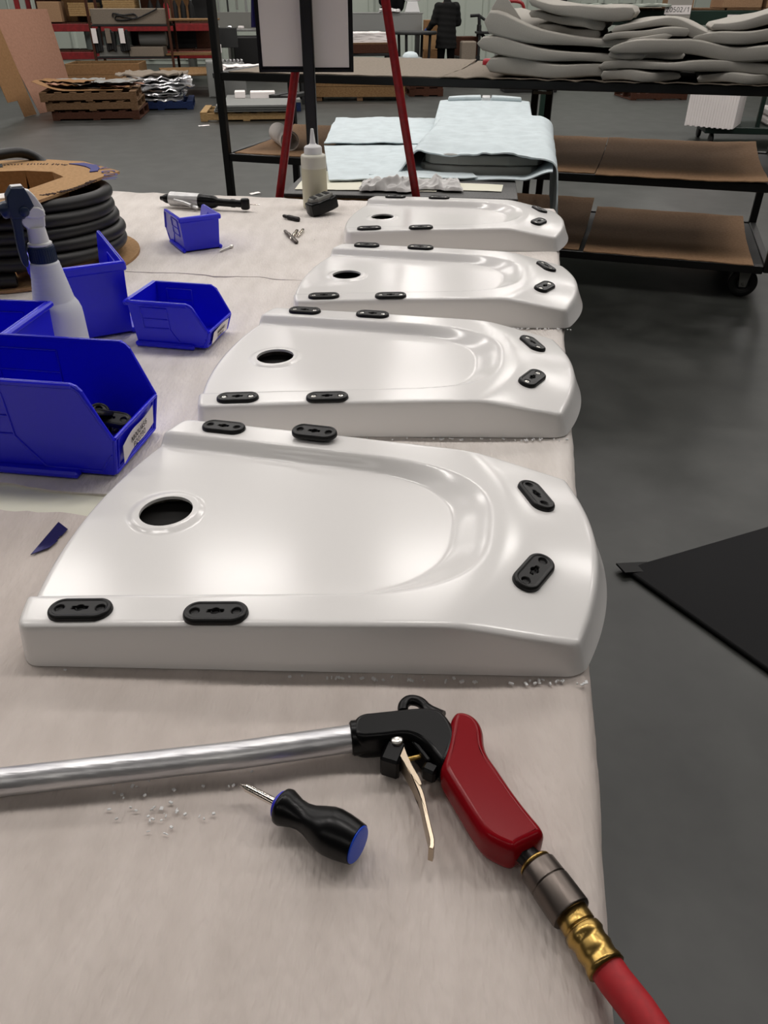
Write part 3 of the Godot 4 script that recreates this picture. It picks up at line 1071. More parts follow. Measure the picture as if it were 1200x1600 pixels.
func bench_tools() -> void:
	# stubby screwdriver
	var tip := Vector3(-0.1125, 0.0125, -0.3665)
	var end := Vector3(-0.0190, 0.0170, -0.3130)
	var t := thing("screwdriver", "stubby screwdriver with black handle and blue end cap on the bench", "screwdriver", Vector3(-0.06, TOP, -0.34))
	var xf := along(tip - Vector3(-0.06, 0, -0.34), end - Vector3(-0.06, 0, -0.34))
	var b := MB.new()
	b.lathe([[0.0, 0.0], [0.0012, 0.0], [0.0014, 0.002], [0.0030, 0.006], [0.0032, 0.0065], [0.0032, 0.042], [0.0, 0.042]], 12, xf)
	part("shaft", b, M.chrome, t)
	b = MB.new()
	b.lathe([[0.0, 0.036], [0.0085, 0.036], [0.0105, 0.0375], [0.0112, 0.042], [0.0, 0.042]], 24, xf)
	part("collar", b, M.bluecollar, t)
	b = MB.new()
	b.lathe([[0.0, 0.0395], [0.0118, 0.0395], [0.0136, 0.041], [0.0140, 0.044], [0.0128, 0.0475], [0.0108, 0.0535], [0.0102, 0.0600], [0.0112, 0.0660], [0.0140, 0.0735], [0.0165, 0.0810], [0.0172, 0.0870], [0.0168, 0.0940], [0.0158, 0.1010], [0.0147, 0.1070], [0.0145, 0.1075], [0.0145, 0.1075], [0.0, 0.1075]], 32, xf)
	part("handle", b, M.blackcast, t)
	b = MB.new()
	b.lathe([[0.0, 0.1072], [0.0138, 0.1072], [0.0138, 0.1082], [0.0128, 0.1090], [0.0, 0.1092]], 28, xf)
	part("end_cap", b, M.bluecap, t)
	# trapezoid knife blade
	b = MB.new()
	b.prism(poly([-0.4005, -0.677, -0.392, -0.742, -0.3755, -0.727, -0.378, -0.714, -0.3805, -0.7125, -0.3795, -0.7085, -0.381, -0.706, -0.3790, -0.7035, -0.3845, -0.690]), TOP, TOP + 0.0009, Transform3D(), 0.0003, 1)
	tag(part("knife_blade", b, M.bladeblue), "dark blue snapped knife blade on the foam, left of the nearest panel", "knife blade")
	# trigger spray bottle
	t = thing("spray_bottle", "white spray bottle with dark blue trigger and collar among the blue bins", "spray bottle", Vector3(-0.539, TOP, -1.210), 0.0)
	b = MB.new()
	var prof := [[0.0, 0.001], [0.036, 0.001], [0.0395, 0.004], [0.0405, 0.02], [0.0405, 0.088], [0.040, 0.098], [0.037, 0.108], [0.0325, 0.116], [0.0325, 0.116]]
	for k in 9:
		var y := 0.118 + k * 0.0065
		var r := lerpf(0.0318, 0.0228, k / 8.0)
		prof.append([r, y])
		prof.append([r - 0.0006, y + 0.0045])
		prof.append([r - 0.0012, y + 0.0058])
	prof.append_array([[0.019, 0.180], [0.0, 0.182]])
	b.lathe(prof, 40)
	part("body", b, M.bottle, t)
	b = MB.new()
	b.lathe([[0.0, 0.178], [0.0205, 0.178], [0.0205, 0.178], [0.0196, 0.201], [0.018, 0.203], [0.0, 0.203]], 32)
	for k in 36:
		var d := Vector3(cos(TAU * k / 36), 0, sin(TAU * k / 36))
		b.tube([d * 0.0205 + Vector3(0, 0.180, 0), d * 0.0197 + Vector3(0, 0.199, 0)], 0.0006, 4)
	part("collar", b, M.navy, t)
	b = MB.new()
	b.lathe([[0.0, 0.202], [0.0180, 0.202], [0.0182, 0.206], [0.0150, 0.208], [0.0150, 0.208], [0.0133, 0.230], [0.0133, 0.230], [0.0, 0.231]], 32)
	var f := Vector3(-0.86, 0, 0.51)
	var s := Vector3(-0.51, 0, -0.86)
	var side := Basis(f, s, Vector3.UP)
	b.prism(chaikin(poly([-0.013, 0.226, -0.016, 0.246, -0.0185, 0.254, -0.006, 0.282, 0.006, 0.287, 0.016, 0.282, 0.016, 0.250, 0.020, 0.238, 0.010, 0.226]), 1), -0.0085, 0.0085, Transform3D(side), 0.002, 2)
	b.prism(chaikin(poly([-0.018, 0.243, -0.015, 0.259, 0.008, 0.262, 0.012, 0.245]), 1), -0.0115, 0.0115, Transform3D(side), 0.002, 2)
	part("pump_head", b, M.whiteplastic, t)
	b = MB.new()
	b.prism(poly([-0.004, 0.262, 0.0, 0.278, 0.004, 0.289, 0.022, 0.290, 0.031, 0.279, 0.033, 0.262, 0.031, 0.247, 0.014, 0.245]), -0.0125, 0.0125, Transform3D(side), 0.0025, 3)
	b.lathe([[0.0, 0.0], [0.0095, 0.0], [0.0120, 0.004], [0.0125, 0.010], [0.0110, 0.017], [0.0085, 0.019], [0.0085, 0.019], [0.004, 0.0185], [0.004, 0.013], [0.0, 0.013]], 20, along(f * 0.026 + Vector3(0, 0.262, 0), f * 0.05 + Vector3(0, 0.254, 0)))
	b.lathe([[0.0, -0.0155], [0.006, -0.0155], [0.0075, -0.0135], [0.0075, 0.0135], [0.006, 0.0155], [0.0, 0.0155]], 16, Transform3D(Basis(Vector3.UP, s, Vector3.UP.cross(s)), f * 0.012 + Vector3(0, 0.256, 0)))
	part("nozzle", b, M.navy, t)
	b = MB.new()
	b.prism(chaikin(poly([0.018, 0.262, 0.033, 0.258, 0.031, 0.235, 0.034, 0.205, 0.033, 0.174, 0.023, 0.174, 0.022, 0.205, 0.018, 0.235]), 2), -0.009, 0.009, Transform3D(side), 0.0025, 3, true)
	part("trigger", b, M.navy, t)
	b = MB.new()
	b.box(f * 0.013 + Vector3(0, 0.2905, 0), Vector3(0.016, 0.002, 0.016), 0.0005, Basis(f, Vector3.UP, f.cross(Vector3.UP)))
	part("cap_mark", b, M.whiteplastic, t)
	# squeeze bottle
	t = thing("squeeze_bottle", "translucent squeeze bottle with pointed nozzle at the far bench rim", "squeeze bottle", Vector3(-0.207, TOP, -2.405))
	b = MB.new()
	b.lathe([[0.0, 0.112], [0.0372, 0.112], [0.0372, 0.112], [0.0372, 0.140], [0.0355, 0.146], [0.029, 0.149], [0.0, 0.149]], 36)
	part("body", b, M.squeeze, t)
	b = MB.new()
	b.lathe([[0.0, 0.001], [0.035, 0.001], [0.0373, 0.004], [0.0373, 0.112], [0.0373, 0.112], [0.0, 0.112]], 36)
	part("liquid_level", b, M.liquid, t).set_meta("label", "pale liquid filling the lower bottle")
	b = MB.new()
	b.lathe([[0.0, 0.148], [0.0265, 0.148], [0.0265, 0.148], [0.0258, 0.166], [0.022, 0.170], [0.012, 0.173], [0.0085, 0.178], [0.0060, 0.200], [0.0042, 0.214], [0.003, 0.215], [0.0, 0.215]], 32)
	part("nozzle_cap", b, M.whiteplastic, t)
	# pneumatic drill
	var d0 := Vector3(-0.672, TOP, -2.415)
	t = thing("air_drill", "silver and black pneumatic drill lying behind the small empty blue bin", "drill", d0)
	xf = along(Vector3(0, 0.0245, 0), Vector3(0.290, 0.0215, 0.075))
	b = MB.new()
	b.lathe([[0.0, 0.028], [0.018, 0.028], [0.0205, 0.031], [0.0205, 0.046], [0.0195, 0.048], [0.0205, 0.050], [0.0205, 0.080], [0.0198, 0.082], [0.0205, 0.084], [0.0205, 0.126], [0.0, 0.126]], 28, xf)
	part("motor_housing", b, M.alu, t)
	b = MB.new()
	b.lathe([[0.0, -0.004], [0.006, -0.004], [0.0075, 0.003], [0.0075, 0.003], [0.0105, 0.008], [0.013, 0.014], [0.015, 0.029], [0.0, 0.029]], 20, xf)
	part("air_inlet", b, M.blackcast, t)
	b = MB.new()
	b.lathe([[0.0, 0.125], [0.0205, 0.125], [0.0215, 0.130], [0.0215, 0.140], [0.0200, 0.146], [0.0195, 0.162], [0.0165, 0.175], [0.0110, 0.184], [0.0108, 0.225], [0.0120, 0.228], [0.0120, 0.238], [0.0105, 0.242], [0.0100, 0.262], [0.0, 0.262]], 24, xf)
	b.lathe([[0.0, -0.014], [0.011, -0.014], [0.0135, -0.010], [0.0135, 0.012], [0.010, 0.016], [0.0, 0.016]], 20, Transform3D(Basis(), Vector3(0.262, 0.0215, 0.068)))
	part("angle_head", b, M.blackcast, t)
	b = MB.new()
	b.tube([Vector3(0.272, 0.021, 0.070), Vector3(0.305, 0.021, 0.074)], 0.0014, 8)
	part("drill_bit", b, M.chrome, t)
	b = MB.new()
	b.tube([Vector3(0.045, 0.026, 0.034), Vector3(0.075, 0.022, 0.048), Vector3(0.100, 0.016, 0.060)], [0.0045, 0.005, 0.0055], 8)
	b.box(Vector3(0.112, 0.012, 0.062), Vector3(0.026, 0.010, 0.014), 0.004, Basis(Vector3.UP, -0.9))
	part("throttle_lever", b, M.alu, t)
	# battery pack
	t = thing("battery_pack", "small black battery pack with grey top, next to the squeeze bottle", "battery", Vector3(-0.178, TOP, -2.315), 33.0)
	b = MB.new()
	var tl := Basis(Vector3(0, 0, 1), deg_to_rad(12))
	b.prism(chaikin(poly([-0.042, -0.026, 0.042, -0.026, 0.046, 0.0, 0.042, 0.026, -0.042, 0.026, -0.046, 0.0]), 1), 0.0, 0.036, Transform3D(tl, Vector3(0, 0.009, 0)), 0.006, 2)
	part("case", b, M.blackcast, t)
	b = MB.new()
	b.prism(chaikin(poly([-0.036, -0.020, 0.034, -0.020, 0.038, 0.020, -0.036, 0.020]), 1), 0.033, 0.046, Transform3D(tl, Vector3(0, 0.009, 0)), 0.004, 2)
	part("top_cover", b, M.grey, t)
	b = MB.new()
	for k in 3:
		b.box(tl * Vector3(-0.022 + k * 0.021, 0.0465, 0) + Vector3(0, 0.009, 0), Vector3(0.012, 0.002, 0.028), 0.0005, tl)
	part("contact_slots", b, M.dark, t)
	# loose bits and a screw
	var bits := [[-0.290, -2.268, -0.240, -2.222, 0.0068, "dark hex driver bit lying on the foam left of the battery pack", M.darksteel, "driver bit"],
		[-0.268, -2.103, -0.224, -1.985, 0.0058, "long steel driver bit on the foam, nearest of the loose bits", M.steel, "driver bit"],
		[-0.243, -2.020, -0.234, -2.105, 0.0052, "short shiny bit lying across the long steel driver bit", M.chrome, "driver bit"],
		[-0.228, -2.05, -0.219, -2.118, 0.0045, "thin shiny bit beside the crossing driver bits", M.chrome, "driver bit"],
		[-0.409, -1.908, -0.386, -1.955, 0.004, "small silver screw on the foam in front of the far blue bin", M.screw, "screw"]]
	for q in bits:
		var A := Vector3(q[0], TOP + q[4], q[1])
		var B := Vector3(q[2], TOP + q[4], q[3])
		var l := A.distance_to(B)
		var r: float = q[4]
		t = thing(String(q[7]).replace(" ", "_"), q[5], q[7], Vector3(A.x, TOP, A.z))
		xf = along(Vector3(0, r, 0), B - Vector3(A.x, TOP, A.z))
		b = MB.new()
		if q[7] == "screw":
			b.lathe([[0.0, 0.0], [0.001, 0.001], [0.0024, 0.006], [0.0024, l * 0.8], [0.0055, l * 0.97], [0.0055, l], [0.0, l]], 12, xf)
		else:
			b.lathe([[0.0, 0.0], [r * 0.5, 0.0], [r * 0.75, l * 0.05], [r * 0.75, l * 0.28], [r * 0.75, l * 0.28], [r, l * 0.32], [r, l * 0.6], [r * 0.8, l * 0.63], [r, l * 0.66], [r, l * 0.97], [0.0, l]], 6, xf)
		part("shank", b, q[6], t)


# ---------------------------------------------------------------- hose spool

func ray_radius(p: PackedVector2Array, c: Vector2, a: float) -> float:
	var far := c + Vector2.from_angle(a) * 2.0
	for k in p.size():
		var x = Geometry2D.segment_intersects_segment(c, far, p[k], p[(k + 1) % p.size()])
		if x != null:
			return c.distance_to(x)
	return 0.2

func spool() -> void:
	var o := Vector3(-0.88, TOP, -1.85)
	var c := Vector2(o.x, o.z)
	var t := thing("cable_spool", "large cardboard spool with printed rim, wound with black tubing, at the bench's left", "spool", o)
	var outer := poly([-0.645, -1.985, -0.668, -1.905, -0.72, -1.659, -0.77, -1.589, -0.86, -1.56, -1.05, -1.62, -1.16, -1.8, -1.14, -2.0, -1.0, -2.13, -0.88, -2.148, -0.778, -2.118])
	var inner := poly([-0.754, -1.913, -0.805, -1.977, -0.878, -1.993, -0.95, -1.98, -1.01, -1.9, -1.0, -1.78, -0.93, -1.71, -0.83, -1.70, -0.786, -1.76])
	var rows := []
	var y := 0.175
	var nr := FastNoiseLite.new()
	nr.frequency = 3.0
	for w in [[0, y], [1, y], [1, y], [1, y - 0.006], [1, y - 0.006], [0, y - 0.006]]:
		var row := PackedVector3Array()
		for k in 144:
			var a := TAU * k / 144.0
			var r := ray_radius(outer if w[0] else inner, c, a)
			if w[0]:
				r += nr.get_noise_1d(a * 8.0) * 0.0015
			var d := Vector2.from_angle(a) * r
			row.append(Vector3(d.x, w[1] + (nr.get_noise_1d(a + 30.0) * 0.0008 if w[0] else 0.0), d.y))
		rows.append(row)
	var b := MB.new()
	b.grid(rows, true)
	b.closed(0)
	var rim := part("top_flange", b, M.card, t)
	b = MB.new()
	b.lathe([[0.0, 0.0], [0.277, 0.0], [0.277, 0.0], [0.277, 0.006], [0.277, 0.006], [0.0, 0.006]], 64, Transform3D(Basis(), Vector3(0, 0.001, -0.01)))
	part("bottom_flange", b, M.card, t)
	for k in inner.size():
		var p := inner[k] - c
		var q := inner[(k + 1) % inner.size()] - c
		b = MB.new()
		var x := Vector3(q.x - p.x, 0, q.y - p.y)
		var l := x.length()
		x /= l
		var gap: float = 0.022 if k in [1, 2] else 0.004
		b.prism(poly([0.0, y, l, y, l - gap * 0.3, 0.008, gap, 0.008]), -0.002, 0.002, Transform3D(Basis(x, Vector3(x.z, 0, -x.x), Vector3.UP), Vector3(p.x, 0, p.y)))
		part("core_flap", b, M.card, t)
	# print on the rim
	var print_at := func(px: float, pz: float, ang: float) -> Transform3D:
		var xd := Vector3(cos(ang), 0, sin(ang))
		return Transform3D(Basis(xd, xd.cross(Vector3.UP) * -1.0, Vector3.UP), Vector3(px - o.x, y + 0.0020, pz - o.z))
	b = MB.new()
	b.prism(poly([-0.80, -2.075, -0.765, -2.085, -0.725, -2.055, -0.705, -2.02, -0.695, -1.975, -0.712, -1.965, -0.722, -2.005, -0.742, -2.035, -0.765, -2.055]), y - 0.002, y + 0.0024, Transform3D(Basis(), -Vector3(o.x, 0, o.z)))
	part("printed_swoosh", b, M.inkblue, rim)
	var txt := "TYGON"
	for k in 5:
		var a := deg_to_rad(-52.0 + k * 11.0)
		var pos := Vector2(-0.88, -1.85) + Vector2.from_angle(a) * 0.245
		words(txt[k], 0.032, M.inkblue, rim, print_at.call(pos.x, pos.y, a + PI / 2), "Droid Sans Bold")
	b = MB.new()
	for k in 26:
		var a := deg_to_rad(-4.0 + k * 1.9)
		if k % 7 == 6:
			continue
		var d := Vector2.from_angle(a) * (0.205 + 0.006 * hash1(k))
		b.box(Vector3(d.x, y + 0.0004, d.y), Vector3(0.018 - 0.008 * hash1(k + 3.0), 0.0018, 0.0022), 0.0, Basis(Vector3.UP, -a + 0.5 * hash1(k * 7.0)))
	for k in 22:
		var a := deg_to_rad(-112.0 + k * 2.0)
		if k % 8 == 7:
			continue
		var d := Vector2.from_angle(a) * (0.225 + 0.006 * hash1(k + 60.0))
		b.box(Vector3(d.x, y + 0.0004, d.y), Vector3(0.016 - 0.006 * hash1(k + 9.0), 0.0018, 0.0022), 0.0, Basis(Vector3.UP, -a + 0.5 * hash1(k * 5.0)))
	part("printed_lines", b, M.inkbrown, rim).set_meta("kind", "stuff")
	b = MB.new()
	b.box(Vector3(0.065, y + 0.0012, 0.165), Vector3(0.12, 0.004, 0.05), 0.0, Basis(Vector3.UP, 0.55))
	part("paper_sticker", b, M.paper, rim)
	# the tubing
	var path := []
	for k in 265:
		var a := TAU * k / 48.0 + 1.2
		var u := k / 264.0
		var r := 0.214 + 0.03 * (1.0 - u) + 0.004 * sin(k * 0.31) + 0.008 * sin(a + 1.0)
		path.append(Vector3(cos(a) * r, 0.0235 + 0.0262 * (k / 48.0) + 0.006 * sin(a - 0.6) * smoothstep(0.0, 0.2, u) * smoothstep(1.0, 0.8, u), sin(a) * r))
	var e: Vector3 = path[264]
	var tb := MB.new()
	tb.tube(path, 0.0145, 14)
	tb.tube(curve([Vector3(0.01, 0.150, -0.262), Vector3(-0.02, 0.175, -0.292), Vector3(-0.06, 0.195, -0.275), Vector3(-0.11, 0.197, -0.2), Vector3(-0.2, 0.194, -0.1), Vector3(-0.26, 0.150, -0.02), Vector3(-0.27, 0.05, 0.03)], 40), 0.0125, 14)
	var tt := thing("rubber_tubing", "black rubber tubing wound in turns round the cardboard spool", "tubing", o)
	part("coil", tb, M.rubber, tt)


# ---------------------------------------------------------------- packing bench and sign behind

func wavy(w: float, d: float, amp: float, freq: float, seed_: int, drop := 0.0) -> Callable:
	# a sheet w by d lying round the origin, with waves; drop bends its rims down
	var n := FastNoiseLite.new()
	n.seed = seed_
	n.frequency = freq
	return func(u: float, v: float) -> Vector3:
		var x := (u - 0.5) * w
		var z := (v - 0.5) * d
		var e := maxf(absf(u - 0.5), absf(v - 0.5)) * 2.0
		return Vector3(x, n.get_noise_2d(x, z) * amp - drop * pow(e, 6.0), z)

func back_bench() -> void:
	var o := Vector3(0.452, 0, -2.690)
	var ty := 0.885
	var t := thing("packing_table", "narrow dark-topped wooden table behind the bench, piled with foam sheets", "work table", o, -6.6)
	part("table_top", bx(Vector3(0.81, 0.012, 1.93), 0.002, Vector3(-0.405, ty - 0.006, -0.965)), M.bench2, t)
	var b := MB.new()
	b.box(Vector3(-0.405, ty - 0.047, -0.016), Vector3(0.80, 0.07, 0.03), 0.002)
	b.box(Vector3(-0.405, ty - 0.06, -1.88), Vector3(0.77, 0.07, 0.03), 0.002)
	b.box(Vector3(-0.03, ty - 0.06, -0.965), Vector3(0.03, 0.07, 1.83), 0.002)
	b.box(Vector3(-0.78, ty - 0.06, -0.965), Vector3(0.03, 0.07, 1.83), 0.002)
	part("apron", b, M.plywood, t)
	for p in [[-0.06, -0.08], [-0.75, -0.08], [-0.06, -1.85], [-0.75, -1.85]]:
		part("leg", bx(Vector3(0.07, ty - 0.022, 0.07), 0.003, Vector3(p[0], (ty - 0.022) / 2, p[1])), M.plywood, t)
	var tx := Transform3D(Basis(Vector3.UP, deg_to_rad(-6.6)), o)
	# dried glue drops on the apron
	b = MB.new()
	for x in [-0.60, -0.575, -0.545]:
		b.lathe([[0.0, 0.0], [0.006, 0.003], [0.009, 0.010], [0.007, 0.017], [0.0, 0.021]], 10, tx * Transform3D(Basis(), Vector3(x, ty - 0.040, 0.0)))
	var g := part("glue_drops", b, M.squeeze)
	tag(g, "dried clear glue drops under the front rim of the dark-topped table", "glue")
	g.set_meta("kind", "stuff")
	# sheets
	var put := func(called: String, label: String, cat: String, f: Callable, nu: int, nv: int, th: float, m: Material, at: Vector3, turn: float, group := "") -> MeshInstance3D:
		var s := MB.new()
		s.sheet(f, nu, nv, th)
		var q := part(called, s, m, null, tx * yaw(turn, at))
		tag(q, label, cat, group)
		return q
	put.call("cream_sheet", "cream paper sheet under the blue-white foam, at the left front of the dark-topped table", "paper sheet", wavy(0.5, 0.34, 0.002, 5.0, 2), 20, 14, 0.0015, M.cream, Vector3(-0.535, ty + 0.004, -0.235), 2.0)
	put.call("cream_sheet", "torn cream paper strip to the right of the crumpled rag", "paper sheet", wavy(0.30, 0.12, 0.002, 7.0, 3), 12, 8, 0.0012, M.cream, Vector3(-0.20, ty + 0.0035, -0.17), -4.0)
	put.call("foam_sheet", "blue-white foam sheet lying flat at the front left of the dark-topped table", "foam sheet", wavy(0.55, 0.80, 0.008, 3.0, 4), 34, 40, 0.004, M.bluefoam, Vector3(-0.49, ty + 0.014, -0.63), 11.6, "foam sheets on the packing table")
	put.call("foam_sheet", "blue-white foam sheet lying flat at the far left of the dark-topped table", "foam sheet", wavy(0.66, 0.86, 0.012, 2.5, 5, 0.012), 34, 40, 0.004, M.bluefoam, Vector3(-0.555, ty + 0.036, -1.42), 6.0, "foam sheets on the packing table")
	# wrapped stack: two grey boards under a foam sheet that curls at the front
	for k in 2:
		var s := MB.new()
		s.prism(chaikin(poly([-0.19, 0.42, 0.19, 0.42, 0.235, 0.34, 0.24, -0.55, 0.15, -0.62, -0.15, -0.62, -0.24, -0.55, -0.235, 0.34]), 1), 0.0, 0.034, Transform3D(), 0.006, 2)
		var q := part("grey_board", s, M.grey, null, tx * yaw(-4.0 + k * 3.0, Vector3(-0.115, ty + 0.002 + 0.036 * k, -0.80)))
		tag(q, ["lower grey moulded board of the foam-wrapped stack", "upper grey moulded board of the foam-wrapped stack, right under the foam"][k], "board")
	var nz := FastNoiseLite.new()
	nz.seed = 9
	nz.frequency = 4.0
	var wrap := func(u: float, v: float) -> Vector3:
		var x := lerpf(-0.43, 0.56, u)
		var z := (v - 0.5) * 1.13
		var yy := 0.090 + nz.get_noise_2d(x * 0.7, z * 1.6) * 0.016
		var ex := maxf(0.0, absf(x) - 0.225)
		if x < 0.0:
			yy -= 0.075 * smoothstep(0.0, 0.1, ex)
			x = -minf(absf(x), 0.225) - ex * 0.85
		elif ex > 0.0:
			var r := 0.075
			var q := minf(ex / r, 1.45)
			x = 0.225 + r * sin(q) + maxf(0.0, ex - 1.45 * r) * 0.10
			yy -= r * (1.0 - cos(q)) + maxf(0.0, ex - 1.45 * r)
			x += nz.get_noise_2d(z * 1.2, 50.0) * 0.03 * smoothstep(0.05, 0.3, ex)
		var front := smoothstep(0.43, 0.565, z) * (1.0 - smoothstep(0.0, 0.1, ex))
		yy += front * (0.010 * sin(x * 19.0 + 0.6) - 0.010) + nz.get_noise_2d(x * 2.0, 30.0) * 0.012 * front
		return Vector3(x, yy, z + minf(ex, 0.2) * 0.35 + 0.02 * sin(x * 9.0) * smoothstep(0.3, 0.56, z))
	put.call("foam_wrap", "blue-white foam sheet draped over the grey boards on the packing table, front edge curling", "foam sheet", wrap, 60, 60, 0.005, M.bluefoam, Vector3(-0.115, ty, -0.925), -3.0)
	var under := func(u: float, v: float) -> Vector3:
		var x := (u - 0.5) * 0.54
		var z := (v - 0.5) * 0.30
		return Vector3(x, 0.004 + 0.04 * smoothstep(0.16, 0.27, x) + 0.006 * sin(x * 14.0) * smoothstep(0.0, 0.15, z), z)
	put.call("foam_wrap", "pale foam sheet under the grey boards, its front lip turned up at the right", "foam sheet", under, 40, 16, 0.004, M.bluefoam, Vector3(-0.13, ty + 0.001, -0.44), -4.0)
	# far moulded panel at the end of the stack
	var s2 := MB.new()
	var arc := PackedVector2Array()
	for k in 25:
		var u := k / 24.0 - 0.5
		arc.append(Vector2(u * 0.47, -0.16 - 0.075 * (1.0 - 4.0 * u * u)))
	arc.append_array(poly([0.235, 0.45, -0.235, 0.45]))
	s2.prism(arc, 0.0, 0.030, Transform3D(), 0.008, 2)
	var fp := thing("grey_plate", "pale grey-blue panel with a rounded slotted end, on the far end of the foam stack", "panel", tx * Vector3(-0.13, ty + 0.075, -1.62), -6.6)
	fp.rotation_degrees.x = 5.0
	part("body", s2, M.bluefoam, fp)
	s2 = MB.new()
	for e in [[-0.19, -0.02], [0.035, 0.19]]:
		var l := PackedVector2Array()
		for k in 13:
			var x: float = lerpf(e[0], e[1], k / 12.0)
			l.append(Vector2(x, -0.225 + 1.36 * x * x))
		for k in 13:
			var x: float = lerpf(e[1], e[0], k / 12.0)
			l.append(Vector2(x, -0.165 + 0.7 * x * x))
		s2.prism(l, 0.028, 0.046, Transform3D(), 0.004, 1)
	part("raised_rim", s2, M.bluefoam, fp)
	part("tab", bx(Vector3(0.042, 0.02, 0.05), 0.003, Vector3(0.008, 0.036, -0.19)), M.whiteplastic, fp)
	# crumpled rag
	var nr := FastNoiseLite.new()
	nr.seed = 31
	nr.frequency = 9.0
	nr.fractal_type = FastNoiseLite.FRACTAL_RIDGED
	nr.fractal_octaves = 2
	var rag := func(u: float, v: float) -> Vector3:
		var x := (u - 0.5) * 0.36
		var z := (v - 0.5) * 0.17 * (1.0 - 0.35 * absf(sin(u * 7.0)))
		var e := clampf(1.0 - maxf(absf(u - 0.5), absf(v - 0.5)) * 2.0, 0.0, 1.0)
		return Vector3(x + 0.01 * nr.get_noise_2d(z, x + 5.0), 0.006 + (0.010 + 0.034 * absf(nr.get_noise_2d(x, z))) * pow(e, 0.35) + 0.016 * absf(sin(u * 5.0)) * e, z + 0.02 * sin(u * 6.0) + 0.012 * nr.get_noise_2d(x * 1.5, 9.0))
	put.call("rag", "crumpled white rag on the front rim of the dark-topped table, behind the red leg", "rag", rag, 70, 36, 0.004, M.cloth, Vector3(-0.375, ty + 0.002, -0.125), 3.0)
	# stand with the sign
	var st := thing("sign_stand", "steel stand of one black post and two red splayed legs between the benches", "stand", Vector3(-0.15, 0, -2.62))
	b = MB.new()
	b.tube([Vector3(0.0235, 2.19, 0), Vector3(0.154, 1.44, 0), Vector3(0.206, 1.16, 0.0), Vector3(0.255, 0.91, 0), Vector3(0.36, 0.012, 0)], 0.0135, 14)
	part("leg", b, M.redpaint, st)
	b = MB.new()
	b.tube([Vector3(-0.03, 2.19, -0.075), Vector3(-0.088, 1.44, -0.075), Vector3(-0.125, 1.256, -0.075), Vector3(-0.200, 0.898, -0.065), Vector3(-0.34, 0.012, -0.04)], 0.0135, 14)
	part("leg", b, M.redpaint, st)
	b = MB.new()
	b.box(Vector3(-0.0755, 1.12, 0.0), Vector3(0.034, 2.22, 0.034), 0.003)
	b.box(Vector3(-0.0755, 0.006, 0.0), Vector3(0.16, 0.012, 0.12), 0.002)
	part("post", b, M.blackpaint, st)
	part("cross_bar", bx(Vector3(0.16, 0.03, 0.12), 0.003, Vector3(-0.02, 2.19, -0.035)), M.blackpaint, st)
	var sg := thing("sign_board", "black-framed board with two blank white sheets, behind the black post", "sign board", Vector3(-0.236, 1.258, -2.655), 0.6)
	b = MB.new()
	b.box(Vector3(0, 0.24, 0), Vector3(0.285, 0.48, 0.006), 0.001)
	for x in [-0.139, 0.139]:
		b.box(Vector3(x, 0.24, 0.004), Vector3(0.009, 0.48, 0.010), 0.001)
	b.box(Vector3(0, 0.0045, 0.004), Vector3(0.285, 0.009, 0.010), 0.001)
	b.box(Vector3(0, 0.4755, 0.004), Vector3(0.285, 0.009, 0.010), 0.001)
	part("frame", b, M.black, sg)
	part("paper_sheet", bx(Vector3(0.128, 0.455, 0.001), 0, Vector3(-0.068, 0.243, 0.0038)), M.paper, sg)
	part("paper_sheet", bx(Vector3(0.128, 0.455, 0.001), 0, Vector3(0.066, 0.240, 0.0038)), M.paper, sg)


# ---------------------------------------------------------------- rolling rack

func liner(w: float, d: float, back_up: float, side_up: float, seed_: int, scallop := 0.0) -> Callable:
	# a cardboard sheet on a deck whose rear edge curls up; x along the front, z to the front
	var n := FastNoiseLite.new()
	n.seed = seed_
	n.frequency = 2.5
	return func(u: float, v: float) -> Vector3:
		var x := (u - 0.5) * w
		var z := (v - 0.5) * d
		var yb := back_up * pow(maxf(0.0, 1.0 - v * 1.8), 1.7)
		var ys := side_up * pow(maxf(0.0, u * 2.0 - 1.2), 2.0)
		return Vector3(x, yb + ys + 0.004 * n.get_noise_2d(x * 3.0, z * 2.0) + 0.003 + scallop * absf(sin(x * 21.0)) * smoothstep(0.93, 1.0, v), z + scallop * 0.8 * sin(x * 21.0) * smoothstep(0.8, 1.0, v))

